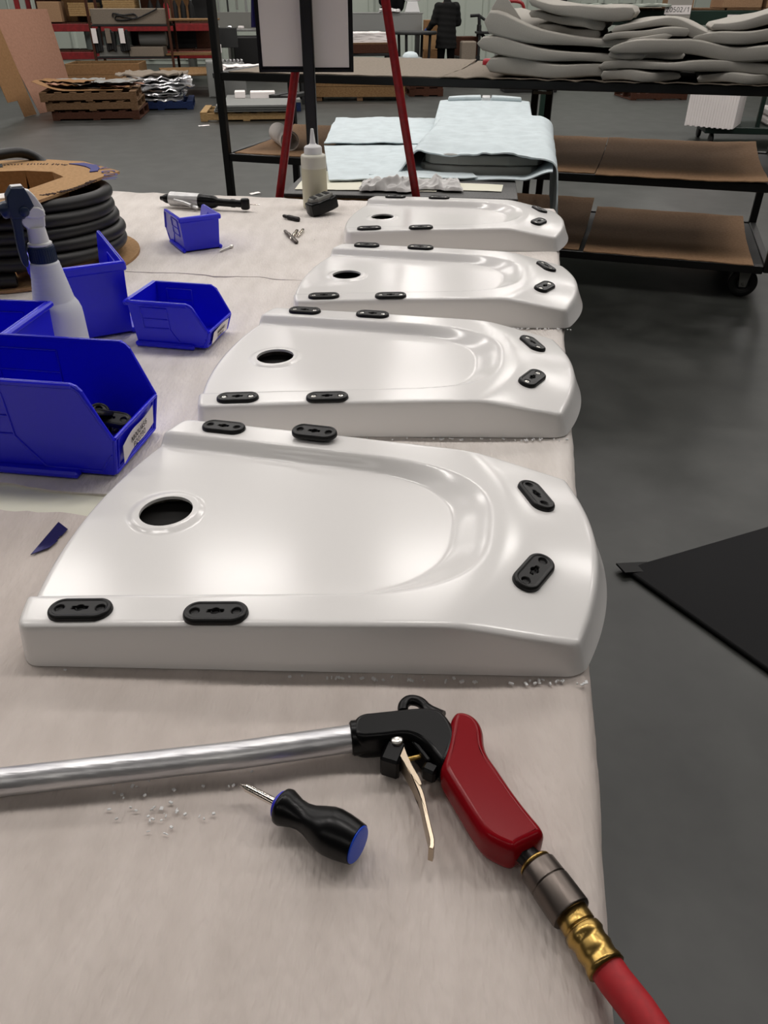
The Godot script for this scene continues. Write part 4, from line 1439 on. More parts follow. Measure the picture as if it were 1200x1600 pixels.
func cart() -> void:
	# s along the front from the left post, d into the depth
	var o := Vector3(-1.03, 0, -5.26)
	var t := thing("rolling_rack", "long black steel rolling rack with three decks, behind the benches", "rack", o, -17.6)
	var tx := Transform3D(Basis(Vector3.UP, deg_to_rad(-17.6)), o)
	var L := 3.36
	var D := 1.12
	for p in [[0.02, -0.02], [0.02, -D + 0.02], [L - 0.02, -0.02], [L - 0.02, -D + 0.02]]:
		var left: bool = p[0] < 1.0
		var hgt := 1.95 if left and p[1] > -0.1 else 1.08
		part("post", bx(Vector3(0.045, hgt - 0.17, 0.045), 0.004, Vector3(p[0], 0.17 + (hgt - 0.17) / 2, p[1])), M.blackpaint, t)
	for x in [1.80, 1.895]:
		part("post", bx(Vector3(0.045, 0.90, 0.045), 0.004, Vector3(x, 0.62, -D + 0.02)), M.blackpaint, t)
	part("brace", bx(Vector3(0.12, 0.02, 0.02), 0.002, Vector3(1.85, 0.93, -D + 0.05)), M.greymetal, t)
	for h in [0.205, 0.63, 1.08]:
		var f := MB.new()
		f.box(Vector3(L / 2, h - 0.022, -0.02), Vector3(L - 0.09, 0.044, 0.04), 0.003)
		f.box(Vector3(L / 2, h - 0.022, -D + 0.02), Vector3(L - 0.09, 0.044, 0.04), 0.003)
		f.box(Vector3(0.02, h - 0.022, -D / 2), Vector3(0.04, 0.044, D - 0.09), 0.003)
		f.box(Vector3(L - 0.02, h - 0.022, -D / 2), Vector3(0.04, 0.044, D - 0.09), 0.003)
		f.box(Vector3(L * 0.52, h - 0.03, -D / 2), Vector3(0.05, 0.03, D - 0.08), 0.003)
		part("deck_frame", f, M.blackpaint, t)
		part("deck_sheet", bx(Vector3(L - 0.08, 0.006, D - 0.08), 0, Vector3(L / 2, h - 0.012, -D / 2)), M.dark, t)
	for p in [[0.10, -0.10], [0.10, -D + 0.10], [L - 0.12, -0.10], [L - 0.12, -D + 0.10]]:
		var w := MB.new()
		var wx := Transform3D(Basis(Vector3(1, 0, 0), Vector3(0, 0, 1), Vector3(0, -1, 0)), Vector3(p[0], 0.080, p[1]))
		w.lathe([[0.028, -0.012], [0.050, -0.016], [0.050, -0.016], [0.055, -0.021], [0.074, -0.019], [0.080, -0.010], [0.080, 0.010], [0.074, 0.019], [0.055, 0.021], [0.050, 0.016], [0.050, 0.016], [0.028, 0.012], [0.028, -0.012]], 36, wx)
		var wh := part("caster_wheel", w, M.rubber, t)
		w = MB.new()
		w.lathe([[0.0, -0.022], [0.030, -0.022], [0.030, -0.022], [0.030, 0.022], [0.030, 0.022], [0.0, 0.022]], 24, wx)
		part("hub", w, M.darkgrey, wh)
		w = MB.new()
		for s in [-1.0, 1.0]:
			w.prism(poly([-0.034, 0.160, 0.034, 0.160, 0.018, 0.062, -0.018, 0.062]), -0.002, 0.002, Transform3D(Basis(Vector3(1, 0, 0), Vector3(0, 0, 1), Vector3(0, 1, 0)), Vector3(p[0], 0, p[1] + s * 0.029)))
		w.box(Vector3(p[0], 0.161, p[1]), Vector3(0.09, 0.006, 0.07), 0.001)
		w.lathe([[0.0, -0.035], [0.009, -0.035], [0.009, 0.035], [0.0, 0.035]], 12, wx)
		part("caster_fork", w, M.grey, t)
	# cardboard liners
	var lay := func(label: String, s: float, w: float, h: float, d0: float, d1: float, up: float, su: float, m: Material, sc := 0.0) -> void:
		var b := MB.new()
		b.sheet(liner(w, d1 - d0, up, su, int(s * 17.0 + h * 31.0), sc), 60 if sc > 0.0 else 30, 22, 0.005)
		tag(part("cardboard_liner", b, m, null, tx * Transform3D(Basis(), Vector3(s + w / 2, h + 0.002, -(d0 + d1) / 2))), label, "cardboard", "cardboard liners of the black rack")
	lay.call("brown cardboard sheet on the middle deck at the left end of the black rack", 0.07, 1.35, 0.63, 0.03, 1.0, 0.05, 0.0, M.card2)
	lay.call("brown cardboard sheet on the middle deck of the black rack, left of the seam", 1.46, 0.86, 0.63, 0.01, 1.02, 0.05, 0.0, M.card2)
	lay.call("brown cardboard sheet on the middle deck of the black rack, right of the seam", 2.325, 0.90, 0.63, -0.012, 1.0, 0.055, 0.02, M.card2)
	lay.call("brown cardboard sheet on the bottom deck of the black rack, left of the gap", 1.50, 0.79, 0.205, 0.03, 1.0, 0.10, 0.0, M.card2)
	lay.call("brown cardboard sheet on the bottom deck of the black rack, above the caster", 2.32, 0.94, 0.205, 0.0, 0.98, 0.05, 0.0, M.card2)
	lay.call("grey-brown cardboard sheet on the top deck of the black rack, under the sign", 0.10, 1.30, 1.08, 0.0, 1.02, 0.03, 0.0, M.cardgrey, 0.0)
	lay.call("grey-brown cardboard with a wavy front rim on the top deck, under the grey foam", 1.405, 1.80, 1.08, -0.01, 1.05, 0.02, 0.0, M.cardgrey, 0.006)
	# roll of foam at the left of the middle deck
	var r := MB.new()
	var roll := func(u: float, v: float) -> Vector3:
		var a := u * TAU * 1.6
		var q := 0.046 + 0.012 * u
		return Vector3(cos(a) * q, 0.060 + sin(a) * q, (v - 0.5) * 0.42)
	r.sheet(roll, 70, 4, 0.005)
	tag(part("foam_roll", r, M.foam, null, tx * yaw(35.0, Vector3(0.27, 0.632, -0.36))), "loose white foam roll on the middle deck, left of the black post", "foam roll")
	# red packet
	var pk := thing("red_packet", "red cloth packet with a pale band beside the grey foam on the rack", "packet", tx * Vector3(1.62, 1.083, -0.90), -10.0)
	r = MB.new()
	r.prism(chaikin(rect(-0.15, -0.06, 0.15, 0.06), 2), 0.0, 0.045, Transform3D(), 0.015, 3, true)
	r.prism(chaikin(rect(-0.05, -0.05, 0.14, 0.05), 2), 0.0, 0.07, Transform3D(Basis(Vector3(0, 0, 1), -0.5), Vector3(0.02, 0.06, 0)), 0.02, 3, true)
	part("cloth", r, M.redcloth, pk)
	r = MB.new()
	r.box(Vector3(0.055, 0.067, 0), Vector3(0.014, 0.076, 0.106), 0.003, Basis(Vector3(0, 0, 1), -0.5))
	part("band", r, M.paper, pk)
	grey_foam(tx)


func grey_foam(tx: Transform3D) -> void:
	# folded grey foam sheets; points are [s along the rack, height above the deck, half thickness]
	var kinds := [
		[[[1.66, 0.062, 0.030], [1.80, 0.052, 0.044], [2.0, 0.040, 0.034], [2.2, 0.040, 0.030], [2.36, 0.042, 0.030]], 0.02, 0.86, "grey foam piece at the lower left of the stack on the rack, folded end bulging"],
		[[[1.60, 0.155, 0.026], [1.72, 0.145, 0.042], [1.92, 0.118, 0.030], [2.12, 0.102, 0.020], [2.34, 0.098, 0.018], [2.5, 0.125, 0.02]], 0.02, 0.88, "grey foam piece second from the bottom at the left of the rack stack"],
		[[[1.63, 0.255, 0.045], [1.72, 0.245, 0.055], [1.90, 0.200, 0.036], [2.12, 0.170, 0.020], [2.36, 0.172, 0.017], [2.6, 0.20, 0.017]], 0.03, 0.9, "grey foam piece third from the bottom at the left, with a pointed upper flap"],
		[[[1.90, 0.232, 0.018], [2.05, 0.214, 0.02], [2.24, 0.196, 0.020]], 0.12, 0.8, "small flat grey foam piece between two folded ones at the left of the stack"],
		[[[1.86, 0.292, 0.014], [2.02, 0.268, 0.018], [2.20, 0.246, 0.022], [2.26, 0.243, 0.018]], 0.10, 0.8, "flat grey foam piece second from the top at the left of the stack"],
		[[[1.86, 0.346, 0.016], [1.98, 0.318, 0.020], [2.14, 0.298, 0.028], [2.34, 0.296, 0.030], [2.40, 0.296, 0.022]], 0.06, 0.85, "topmost grey foam piece at the left of the stack, dark hollow under its edge"],
		[[[2.28, 0.026, 0.022], [2.42, 0.024, 0.024], [2.62, 0.022, 0.021], [2.68, 0.024, 0.012]], 0.0, 0.85, "lowest grey foam piece in the middle of the stack on the rack"],
		[[[2.26, 0.062, 0.018], [2.40, 0.072, 0.020], [2.62, 0.074, 0.016], [2.74, 0.076, 0.024], [2.9, 0.072, 0.024], [3.14, 0.068, 0.024]], -0.005, 0.85, "long grey foam piece near the bottom of the stack, middle to right"],
		[[[2.30, 0.112, 0.010], [2.42, 0.120, 0.020], [2.58, 0.122, 0.022], [2.68, 0.118, 0.012]], 0.02, 0.85, "grey foam piece in the middle of the stack, its pale upper edge level"],
		[[[2.30, 0.140, 0.012], [2.42, 0.156, 0.030], [2.60, 0.154, 0.030], [2.74, 0.152, 0.032], [2.9, 0.130, 0.032], [3.2, 0.138, 0.034]], 0.0, 0.88, "long wavy grey foam piece across the middle and right of the stack"],
		[[[2.26, 0.188, 0.012], [2.40, 0.204, 0.016], [2.56, 0.214, 0.020], [2.68, 0.222, 0.018]], 0.03, 0.8, "grey foam piece near the top in the middle, wavy upper rim"],
		[[[2.30, 0.216, 0.010], [2.40, 0.242, 0.014], [2.50, 0.256, 0.016], [2.60, 0.256, 0.020], [2.69, 0.226, 0.026], [2.80, 0.190, 0.018]], 0.05, 0.8, "topmost grey foam piece in the middle, folded down towards the right"],
		[[[2.76, 0.022, 0.016], [2.92, 0.024, 0.022], [3.16, 0.024, 0.022]], 0.0, 0.85, "lowest grey foam piece at the right end of the stack"],
		[[[2.70, 0.190, 0.012], [2.84, 0.194, 0.026], [3.02, 0.206, 0.026], [3.22, 0.232, 0.026]], 0.02, 0.85, "grey foam piece second from the top at the right end of the stack"],
		[[[2.78, 0.236, 0.010], [2.95, 0.258, 0.022], [3.22, 0.312, 0.030]], 0.04, 0.8, "topmost grey foam piece at the right end of the stack, slanting upwards"]]
	for k in kinds.size():
		var q: Array = kinds[k]
		var pts: Array = q[0]
		var c := []
		var hs := []
		for p in pts:
			c.append(Vector3(p[0], p[1], p[2]))
		c = curve(c, 26)
		var rows := []
		for j in c.size():
			var u: float = float(j) / (c.size() - 1)
			var end := sqrt(clampf(minf(u, 1.0 - u) * 34.0, 0.02, 1.0))
			var ring := PackedVector3Array()
			var th: float = maxf(c[j].z, 0.0145) * end * 1.12
			for w in 28:
				var a := TAU * w / 28.0
				var cx := signf(cos(a)) * pow(absf(cos(a)), 0.14)
				var sy := signf(sin(a)) * pow(absf(sin(a)), 0.24)
				var dmid: float = (q[1] + q[2]) / 2.0 + 0.02 * sin(u * 9.0 + k)
				var dh: float = (q[2] - q[1]) / 2.0
				ring.append(Vector3(c[j].x, maxf(0.001, c[j].y + sy * th + 0.004 * sin(cx * 5.0 + u * 11.0 + k * 2.0)), -dmid + cx * dh))
			rows.append(ring)
		var b := MB.new()
		b.rings(rows)
		if k == 2:
			b.prism(poly([1.635, 0.25, 1.66, 0.32, 1.71, 0.395, 1.75, 0.35, 1.82, 0.27, 1.80, 0.20]), -0.006, 0.006, Transform3D(Basis(Vector3(1, 0, 0), Vector3(0, 0.3, 1).normalized(), Vector3(0, 1, -0.1)), Vector3(0, 0, -0.05)), 0.003, 1)
		tag(part("foam_piece", b, M.greyfoam, null, tx * Transform3D(Basis(), Vector3(0, 1.088, 0))), q[3], "foam", "folded grey foam on the black rack")


# ---------------------------------------------------------------- the hall floor, left

func pallet(label: String, at: Vector3, turn: float, w: float, d: float, m: Material, group := "") -> Node3D:
	var t := thing("pallet", label, "pallet", at, turn, group)
	for z in [-1.0, 0.0, 1.0]:
		part("stringer", bx(Vector3(w, 0.085, 0.04), 0.003, Vector3(0, 0.0605, z * (d / 2 - 0.02))), m, t)
	var n := 7
	for k in n:
		part("slat", bx(Vector3(0.095, 0.017, d), 0.002, Vector3(lerpf(-w / 2 + 0.048, w / 2 - 0.048, k / float(n - 1)), 0.1115, 0)), m, t)
	for x in [-1.0, 0.0, 1.0]:
		part("slat", bx(Vector3(0.1, 0.017, d), 0.002, Vector3(x * (w / 2 - 0.05), 0.0095, 0)), m, t)
	return t

func crumpled(w: float, d: float, amp: float, seed_: int, th: float) -> MB:
	var b := MB.new()
	b.sheet(wavy(w, d, amp, 6.0, seed_), 14, 12, th)
	return b

func solid(called: String, label: String, cat: String, mb: MB, m: Material, at := Vector3.ZERO, turn := 0.0, group := "") -> MeshInstance3D:
	var o := part(called, mb, m, null, yaw(turn, at))
	tag(o, label, cat, group)
	return o

func floor_left() -> void:
	# stacked pallets with scraps
	for k in 3:
		pallet(["lowest wooden pallet of the stack of three at the left", "middle wooden pallet of the stack of three at the left", "top wooden pallet of the stack of three, under scrap sheets"][k], Vector3(-4.22 - 0.04 * k, 0.121 * k, -12.70 + 0.02 * k), 7.0 + k * 2.0, 1.22 + 0.05 * k, 1.0, M.wood if k > 0 else M.wooddark)
	var ms := [M.cardgrey, M.card3, M.grey, M.cardgrey, M.greymetal, M.card4]
	for k in 18:
		var p := Vector3(-4.25 + rng.randf_range(-0.42, 0.42), 0.372 + 0.006 * k, -12.75 + rng.randf_range(-0.22, 0.22))
		solid("scrap_sheet", "thin scrap sheet lying on the three stacked wooden pallets", "scrap sheet", crumpled(rng.randf_range(0.3, 0.9), rng.randf_range(0.3, 0.6), 0.025, k, 0.004), ms[k % 6], p, rng.randf_range(-30, 50), "scraps on the stacked pallets")
	var curl := MB.new()
	curl.sheet(func(u: float, v: float) -> Vector3: return Vector3((u - 0.5) * 1.2, 0.12 * pow(maxf(0.0, 0.35 - u) / 0.35, 1.6), (v - 0.5) * 0.3), 24, 6, 0.004)
	solid("curled_sheet", "thin sheet with its left corner curling up, on the stacked pallets", "scrap sheet", curl, M.card4, Vector3(-4.36, 0.378, -12.32), 9.0)
	# foil on the blue pallet
	pallet("blue pallet under the stack of crumpled silver foil", Vector3(-3.60, 0, -13.85), 10.0, 1.0, 0.9, M.bluewood)
	for k in 9:
		solid("foil_sheet", "crumpled silver foil sheet stacked on the blue pallet", "foil sheet", crumpled(rng.randf_range(0.75, 0.98), rng.randf_range(0.7, 0.9), 0.05, 40 + k, 0.022), M.foil if k < 8 else M.cardgrey, Vector3(-3.62 + rng.randf_range(-0.06, 0.06), 0.15 + 0.042 * k, -13.85 + rng.randf_range(-0.05, 0.05)), 10.0 + rng.randf_range(-12, 12), "foil sheets on the blue pallet")
	# leaning cardboard
	var quad := func(a: Vector3, b: Vector3, c: Vector3, d: Vector3) -> MB:
		var m := MB.new()
		var bend := (b - a).cross(d - a).normalized()
		m.sheet(func(u: float, v: float) -> Vector3: return a.lerp(b, u).lerp(d.lerp(c, u), v) + bend * 0.03 * sin(v * 3.0) * sin(u * 3.1), 14, 14, 0.008)
		return m
	solid("cardboard_sheet", "tall brown cardboard sheet leaning behind the stacked pallets", "cardboard", quad.call(Vector3(-5.27, 0.0, -12.95), Vector3(-5.10, 0.0, -14.1), Vector3(-5.26, 1.325, -14.1), Vector3(-5.70, 1.325, -12.95)), M.card3)
	var cut := MB.new()
	cut.prism(poly([0, 0, -0.35, 0, -0.35, 0.22, -0.62, 0.22, -0.62, 0.45, -1.1, 0.45, -1.1, 1.28, 0, 1.28]), 0.0, 0.008, Transform3D(Basis(Vector3(0.12, 0, -1).normalized(), Vector3(1, 0.22, 0).normalized(), Vector3(-0.22, 1, 0).normalized()), Vector3(-5.29, 0.003, -12.86)))
	solid("cardboard_sheet", "brown cardboard sheet with a stepped lower corner, at the left picture edge", "cardboard", cut, M.card4)
	# boards behind, brown crate
	var t := thing("crate", "low brown wooden crate behind the stacked pallets", "crate", Vector3(-4.95, 0, -15.6), 6.0)
	for k in 3:
		part("board", bx(Vector3(1.25, 0.165, 0.02), 0.003, Vector3(0, 0.09 + 0.175 * k, 0.4)), M.card4, t)
	part("side_panel", bx(Vector3(0.02, 0.52, 0.8), 0.003, Vector3(0.615, 0.265, 0)), M.plywood, t)
	part("side_panel", bx(Vector3(0.02, 0.52, 0.8), 0.003, Vector3(-0.615, 0.265, 0)), M.plywood, t)
	part("back_panel", bx(Vector3(1.21, 0.52, 0.02), 0.003, Vector3(0, 0.265, -0.39)), M.plywood, t)
	# red pallet racking
	t = thing("pallet_rack", "red steel pallet rack with heavy beams at the far left", "rack", Vector3(-5.0, 0, -18.6), 8.0)
	for p in [[-2.3, 0.45], [-2.3, -0.45], [1.45, 0.45], [1.45, -0.45]]:
		part("upright", bx(Vector3(0.09, 3.0, 0.07), 0.005, Vector3(p[0], 1.5, p[1])), M.rackred, t)
	for h in [0.50, 0.98, 1.95]:
		for z in [0.45, -0.45]:
			part("beam", bx(Vector3(3.66, 0.13, 0.05), 0.006, Vector3(-0.425, h, z + 0.06 * signf(z))), M.rackred, t)
		for k in 9:
			part("deck_board", bx(Vector3(0.38, 0.02, 0.94), 0.003, Vector3(-2.05 + 0.406 * k, h + 0.077, 0)), M.wooddark, t)
	for k in 3:
		var c := MB.new()
		c.lathe([[0.03, 0.0], [0.155, 0.0], [0.155, 0.0], [0.157, 0.42], [0.155, 0.43], [0.03, 0.43], [0.03, 0.0]], 28)
		solid("film_roll", ["clear plastic film roll standing under the red beam, leftmost of three", "clear plastic film roll standing under the red beam, middle of three", "clear plastic film roll standing under the red beam, rightmost of three"][k], "film roll", c, M.film, Vector3(-6.05 + 0.32 * k, 0.59, -18.45), 0.0, "film rolls under the red beam")
	for s in [[-6.10, 0.52, 6, "left stack on the red rack"], [-5.35, 0.62, 7, "right stack on the red rack"]]:
		for k in s[2]:
			solid("timber_board", "pale planed board in the %s" % s[3], "board", bx(Vector3(s[1], 0.036, 0.75), 0.003), M.woodlight, Vector3(s[0] + 0.01 * hash1(k), 1.19 + 0.0375 * k, -18.45), 8.0, "pale boards, " + s[3])
	solid("cardboard_box", "brown cardboard box between the leaning sheet and the pale boards", "box", bx(Vector3(0.42, 0.34, 0.5), 0.006), M.card2, Vector3(-6.65, 1.245, -18.1), 8.0)
	for k in 7:
		solid("carton", ["dark red-brown carton at the back of the upper red rack deck", "tan carton at the back of the upper red rack deck", "black carton at the back of the upper red rack deck", "light brown carton at the back of the upper red rack deck"][k % 4], "box", bx(Vector3(0.46, 0.40 + 0.14 * hash1(k), 0.40), 0.006, Vector3(0, 0.2 + 0.07 * hash1(k), 0)), [M.wooddark, M.card4, M.dark, M.card2][k % 4], Vector3(-6.95 + 0.52 * k, 1.07, -18.82 - 0.073 * k), 8.0, "cartons at the back of the red rack")
	for k in 6:
		solid("carton", ["black carton standing on the lower deck of the red rack", "dark brown carton standing on the lower deck of the red rack", "dark grey carton standing on the lower deck of the red rack"][k % 3], "box", bx(Vector3(0.46, 0.30 + 0.06 * hash1(k + 9.0), 0.40), 0.006, Vector3(0, 0.15 + 0.03 * hash1(k + 9.0), 0)), [M.dark, M.wooddark, M.darkgrey][k % 3], Vector3(-5.40 + 0.40 * k, 0.59, -18.90 - 0.056 * k), 8.0, "dark cartons on the lower red rack deck")
	for k in 6:
		var v := MB.new()
		v.lathe([[0.0, 0.0], [0.05, 0.0], [0.06, 0.05], [0.06, 0.26], [0.03, 0.32], [0.02, 0.36], [0.0, 0.36]], 14)
		solid("black_bottle", "black bottle in the row on the red rack", "bottle", v, M.dark, Vector3(-4.75 + 0.16 * k, 1.075, -18.42 - 0.022 * k), 0.0, "black bottles in a row on the red rack")
	# slim post rack in front
	t = thing("shelf_rack", "slim dark steel shelf rack standing in front of the red racking", "rack", Vector3(-4.62, 0, -16.6), 5.0)
	for p in [[-0.74, 0.3], [0.66, 0.3], [-0.74, -0.4], [0.66, -0.4]]:
		part("post", bx(Vector3(0.045, 2.0, 0.045), 0.003, Vector3(p[0], 1.0, p[1])), M.wooddark, t)
	for q in [[1.055, 0.0, 1.42], [0.555, 0.0, 1.42], [1.14, 1.12, 0.9], [0.60, 1.06, 0.95]]:
		part("shelf", bx(Vector3(q[2], 0.028, 0.74), 0.004, Vector3(q[1] - 0.04, q[0], -0.05)), M.plywood if q[1] > 0 else M.dark, t)
	solid("metal_tray", "long grey metal tray with a looped cable hanging on its face, upper shelf", "tray", bx(Vector3(1.34, 0.24, 0.6), 0.008), M.cardgrey, Vector3(-4.66, 1.192, -16.62), 5.0)
	var b := MB.new()
	b.tube(curve([Vector3(-0.28, 0, 0), Vector3(-0.27, 0.06, 0.005), Vector3(-0.1, 0.035, 0.01), Vector3(0.1, 0.05, 0), Vector3(0.14, 0.0, 0.01), Vector3(-0.05, -0.04, 0.0), Vector3(-0.25, -0.03, 0), Vector3(-0.2, 0.03, 0.012), Vector3(0.08, -0.02, 0.012), Vector3(0.3, 0.04, 0.01), Vector3(0.52, 0.13, 0.01)], 60), 0.012, 8)
	solid("cable", "black cable looped on the face of the grey metal tray", "cable", b, M.dark, Vector3(-4.62, 1.18, -16.30), 5.0)
	for q in [["grey_box", "wide grey box on the lower shelf of the slim rack, left of another", "box", 0.55, 0.16, 0.5, -5.02, 0.65, M.grey], ["grey_box", "low grey box on the lower shelf of the slim rack, in its middle", "box", 0.62, 0.15, 0.5, -4.42, 0.645, M.cardgrey], ["white_box", "small white box on the lower shelf board near the black rack post", "box", 0.16, 0.14, 0.2, -3.12, 0.685, M.paper]]:
		solid(q[0], q[1], q[2], bx(Vector3(q[3], q[4], q[5]), 0.008), q[8], Vector3(q[6], q[7], -16.55 + (0.1 if q[6] > -3.5 else 0.0)), 5.0)
	b = MB.new()
	b.lathe([[0.0, 0.0], [0.11, 0.0], [0.11, 0.0], [0.115, 0.01], [0.115, 0.49], [0.11, 0.5], [0.0, 0.5]], 26, Transform3D(Basis(Vector3(0, 1, 0), Vector3(1, 0, 0), Vector3(0, 0, -1)), Vector3(-0.25, 0.115, 0)))
	solid("grey_cylinder", "grey horizontal cylinder on the lower shelf of the slim rack", "cylinder", b, M.greymetal, Vector3(-4.35, 0.722, -16.75), 5.0)
	t = thing("fire_extinguisher", "red cylinder with a white label on the upper shelf board", "cylinder", Vector3(-3.97, 1.155, -16.5))
	b = MB.new()
	b.lathe([[0.0, 0.0], [0.045, 0.0], [0.045, 0.0], [0.045, 0.20], [0.03, 0.24], [0.015, 0.26], [0.0, 0.26]], 18)
	part("body", b, M.redcloth, t)
	part("label", bx(Vector3(0.05, 0.12, 0.01), 0.002, Vector3(0.005, 0.09, 0.043)), M.paper, t)
	# hanging harnesses with tags
	for k in 3:
		t = thing("harness", ["black strap bundle hanging under the upper shelf, leftmost", "black strap bundle with a pale pad hanging under the upper shelf, middle", "black strap bundle hanging under the upper shelf, rightmost"][k], "straps", Vector3(-5.26 + 0.25 * k, 0.64, -16.27), 5.0, "hanging black straps")
		b = MB.new()
		for j in 4:
			b.box(Vector3(-0.07 + 0.045 * j, 0.2 - 0.03 * hash1(j + k), 0.012 * j), Vector3(0.05, 0.40 - 0.1 * hash1(j * 3.0 + k), 0.03), 0.01)
		part("straps", b, M.dark, t)
		part("tag", bx(Vector3(0.09, 0.23, 0.004), 0.0, Vector3(-0.02, 0.26, 0.066)), M.paper if k != 1 else M.cardgrey, t)
	# low table and grey cabinet
	t = thing("low_table", "low wooden table with a tilted plywood top, right of the foil stack", "table", Vector3(-3.55, 0, -15.9), 20.0)
	b = MB.new()
	b.box(Vector3(0, 0.36, 0), Vector3(1.0, 0.03, 0.9), 0.004, Basis(Vector3(1, 0, 0), 0.06))
	part("top", b, M.plywood, t)
	for p in [[-0.45, -0.36], [0.45, -0.36], [-0.45, 0.36], [0.45, 0.36]]:
		part("leg", bx(Vector3(0.05, 0.335 - 0.06 * signf(p[1]) * 0.36, 0.05), 0.003, Vector3(p[0], (0.335 - 0.06 * signf(p[1]) * 0.36) / 2, p[1])), M.plywood, t)
	t = thing("grey_cabinet", "narrow grey steel cabinet right behind the black rack post", "cabinet", Vector3(-3.0, 0, -15.45), 12.0)
	part("body", bx(Vector3(0.30, 0.56, 0.45), 0.008, Vector3(0, 0.28, 0)), M.greymetal, t)
	part("door", bx(Vector3(0.27, 0.52, 0.012), 0.004, Vector3(0, 0.28, 0.228)), M.greymetal, t)
	t = thing("toothed_rack", "pale panel with a toothed rim, right behind the grey cabinet", "panel", Vector3(-2.75, 0.0, -15.9), 12.0)
	part("body", bx(Vector3(0.40, 0.50, 0.3), 0.006, Vector3(0, 0.25, 0)), M.greymetal, t)
	for k in 6:
		part("tooth", bx(Vector3(0.036, 0.05, 0.28), 0.004, Vector3(-0.17 + 0.066 * k, 0.525, 0)), M.foil, t)


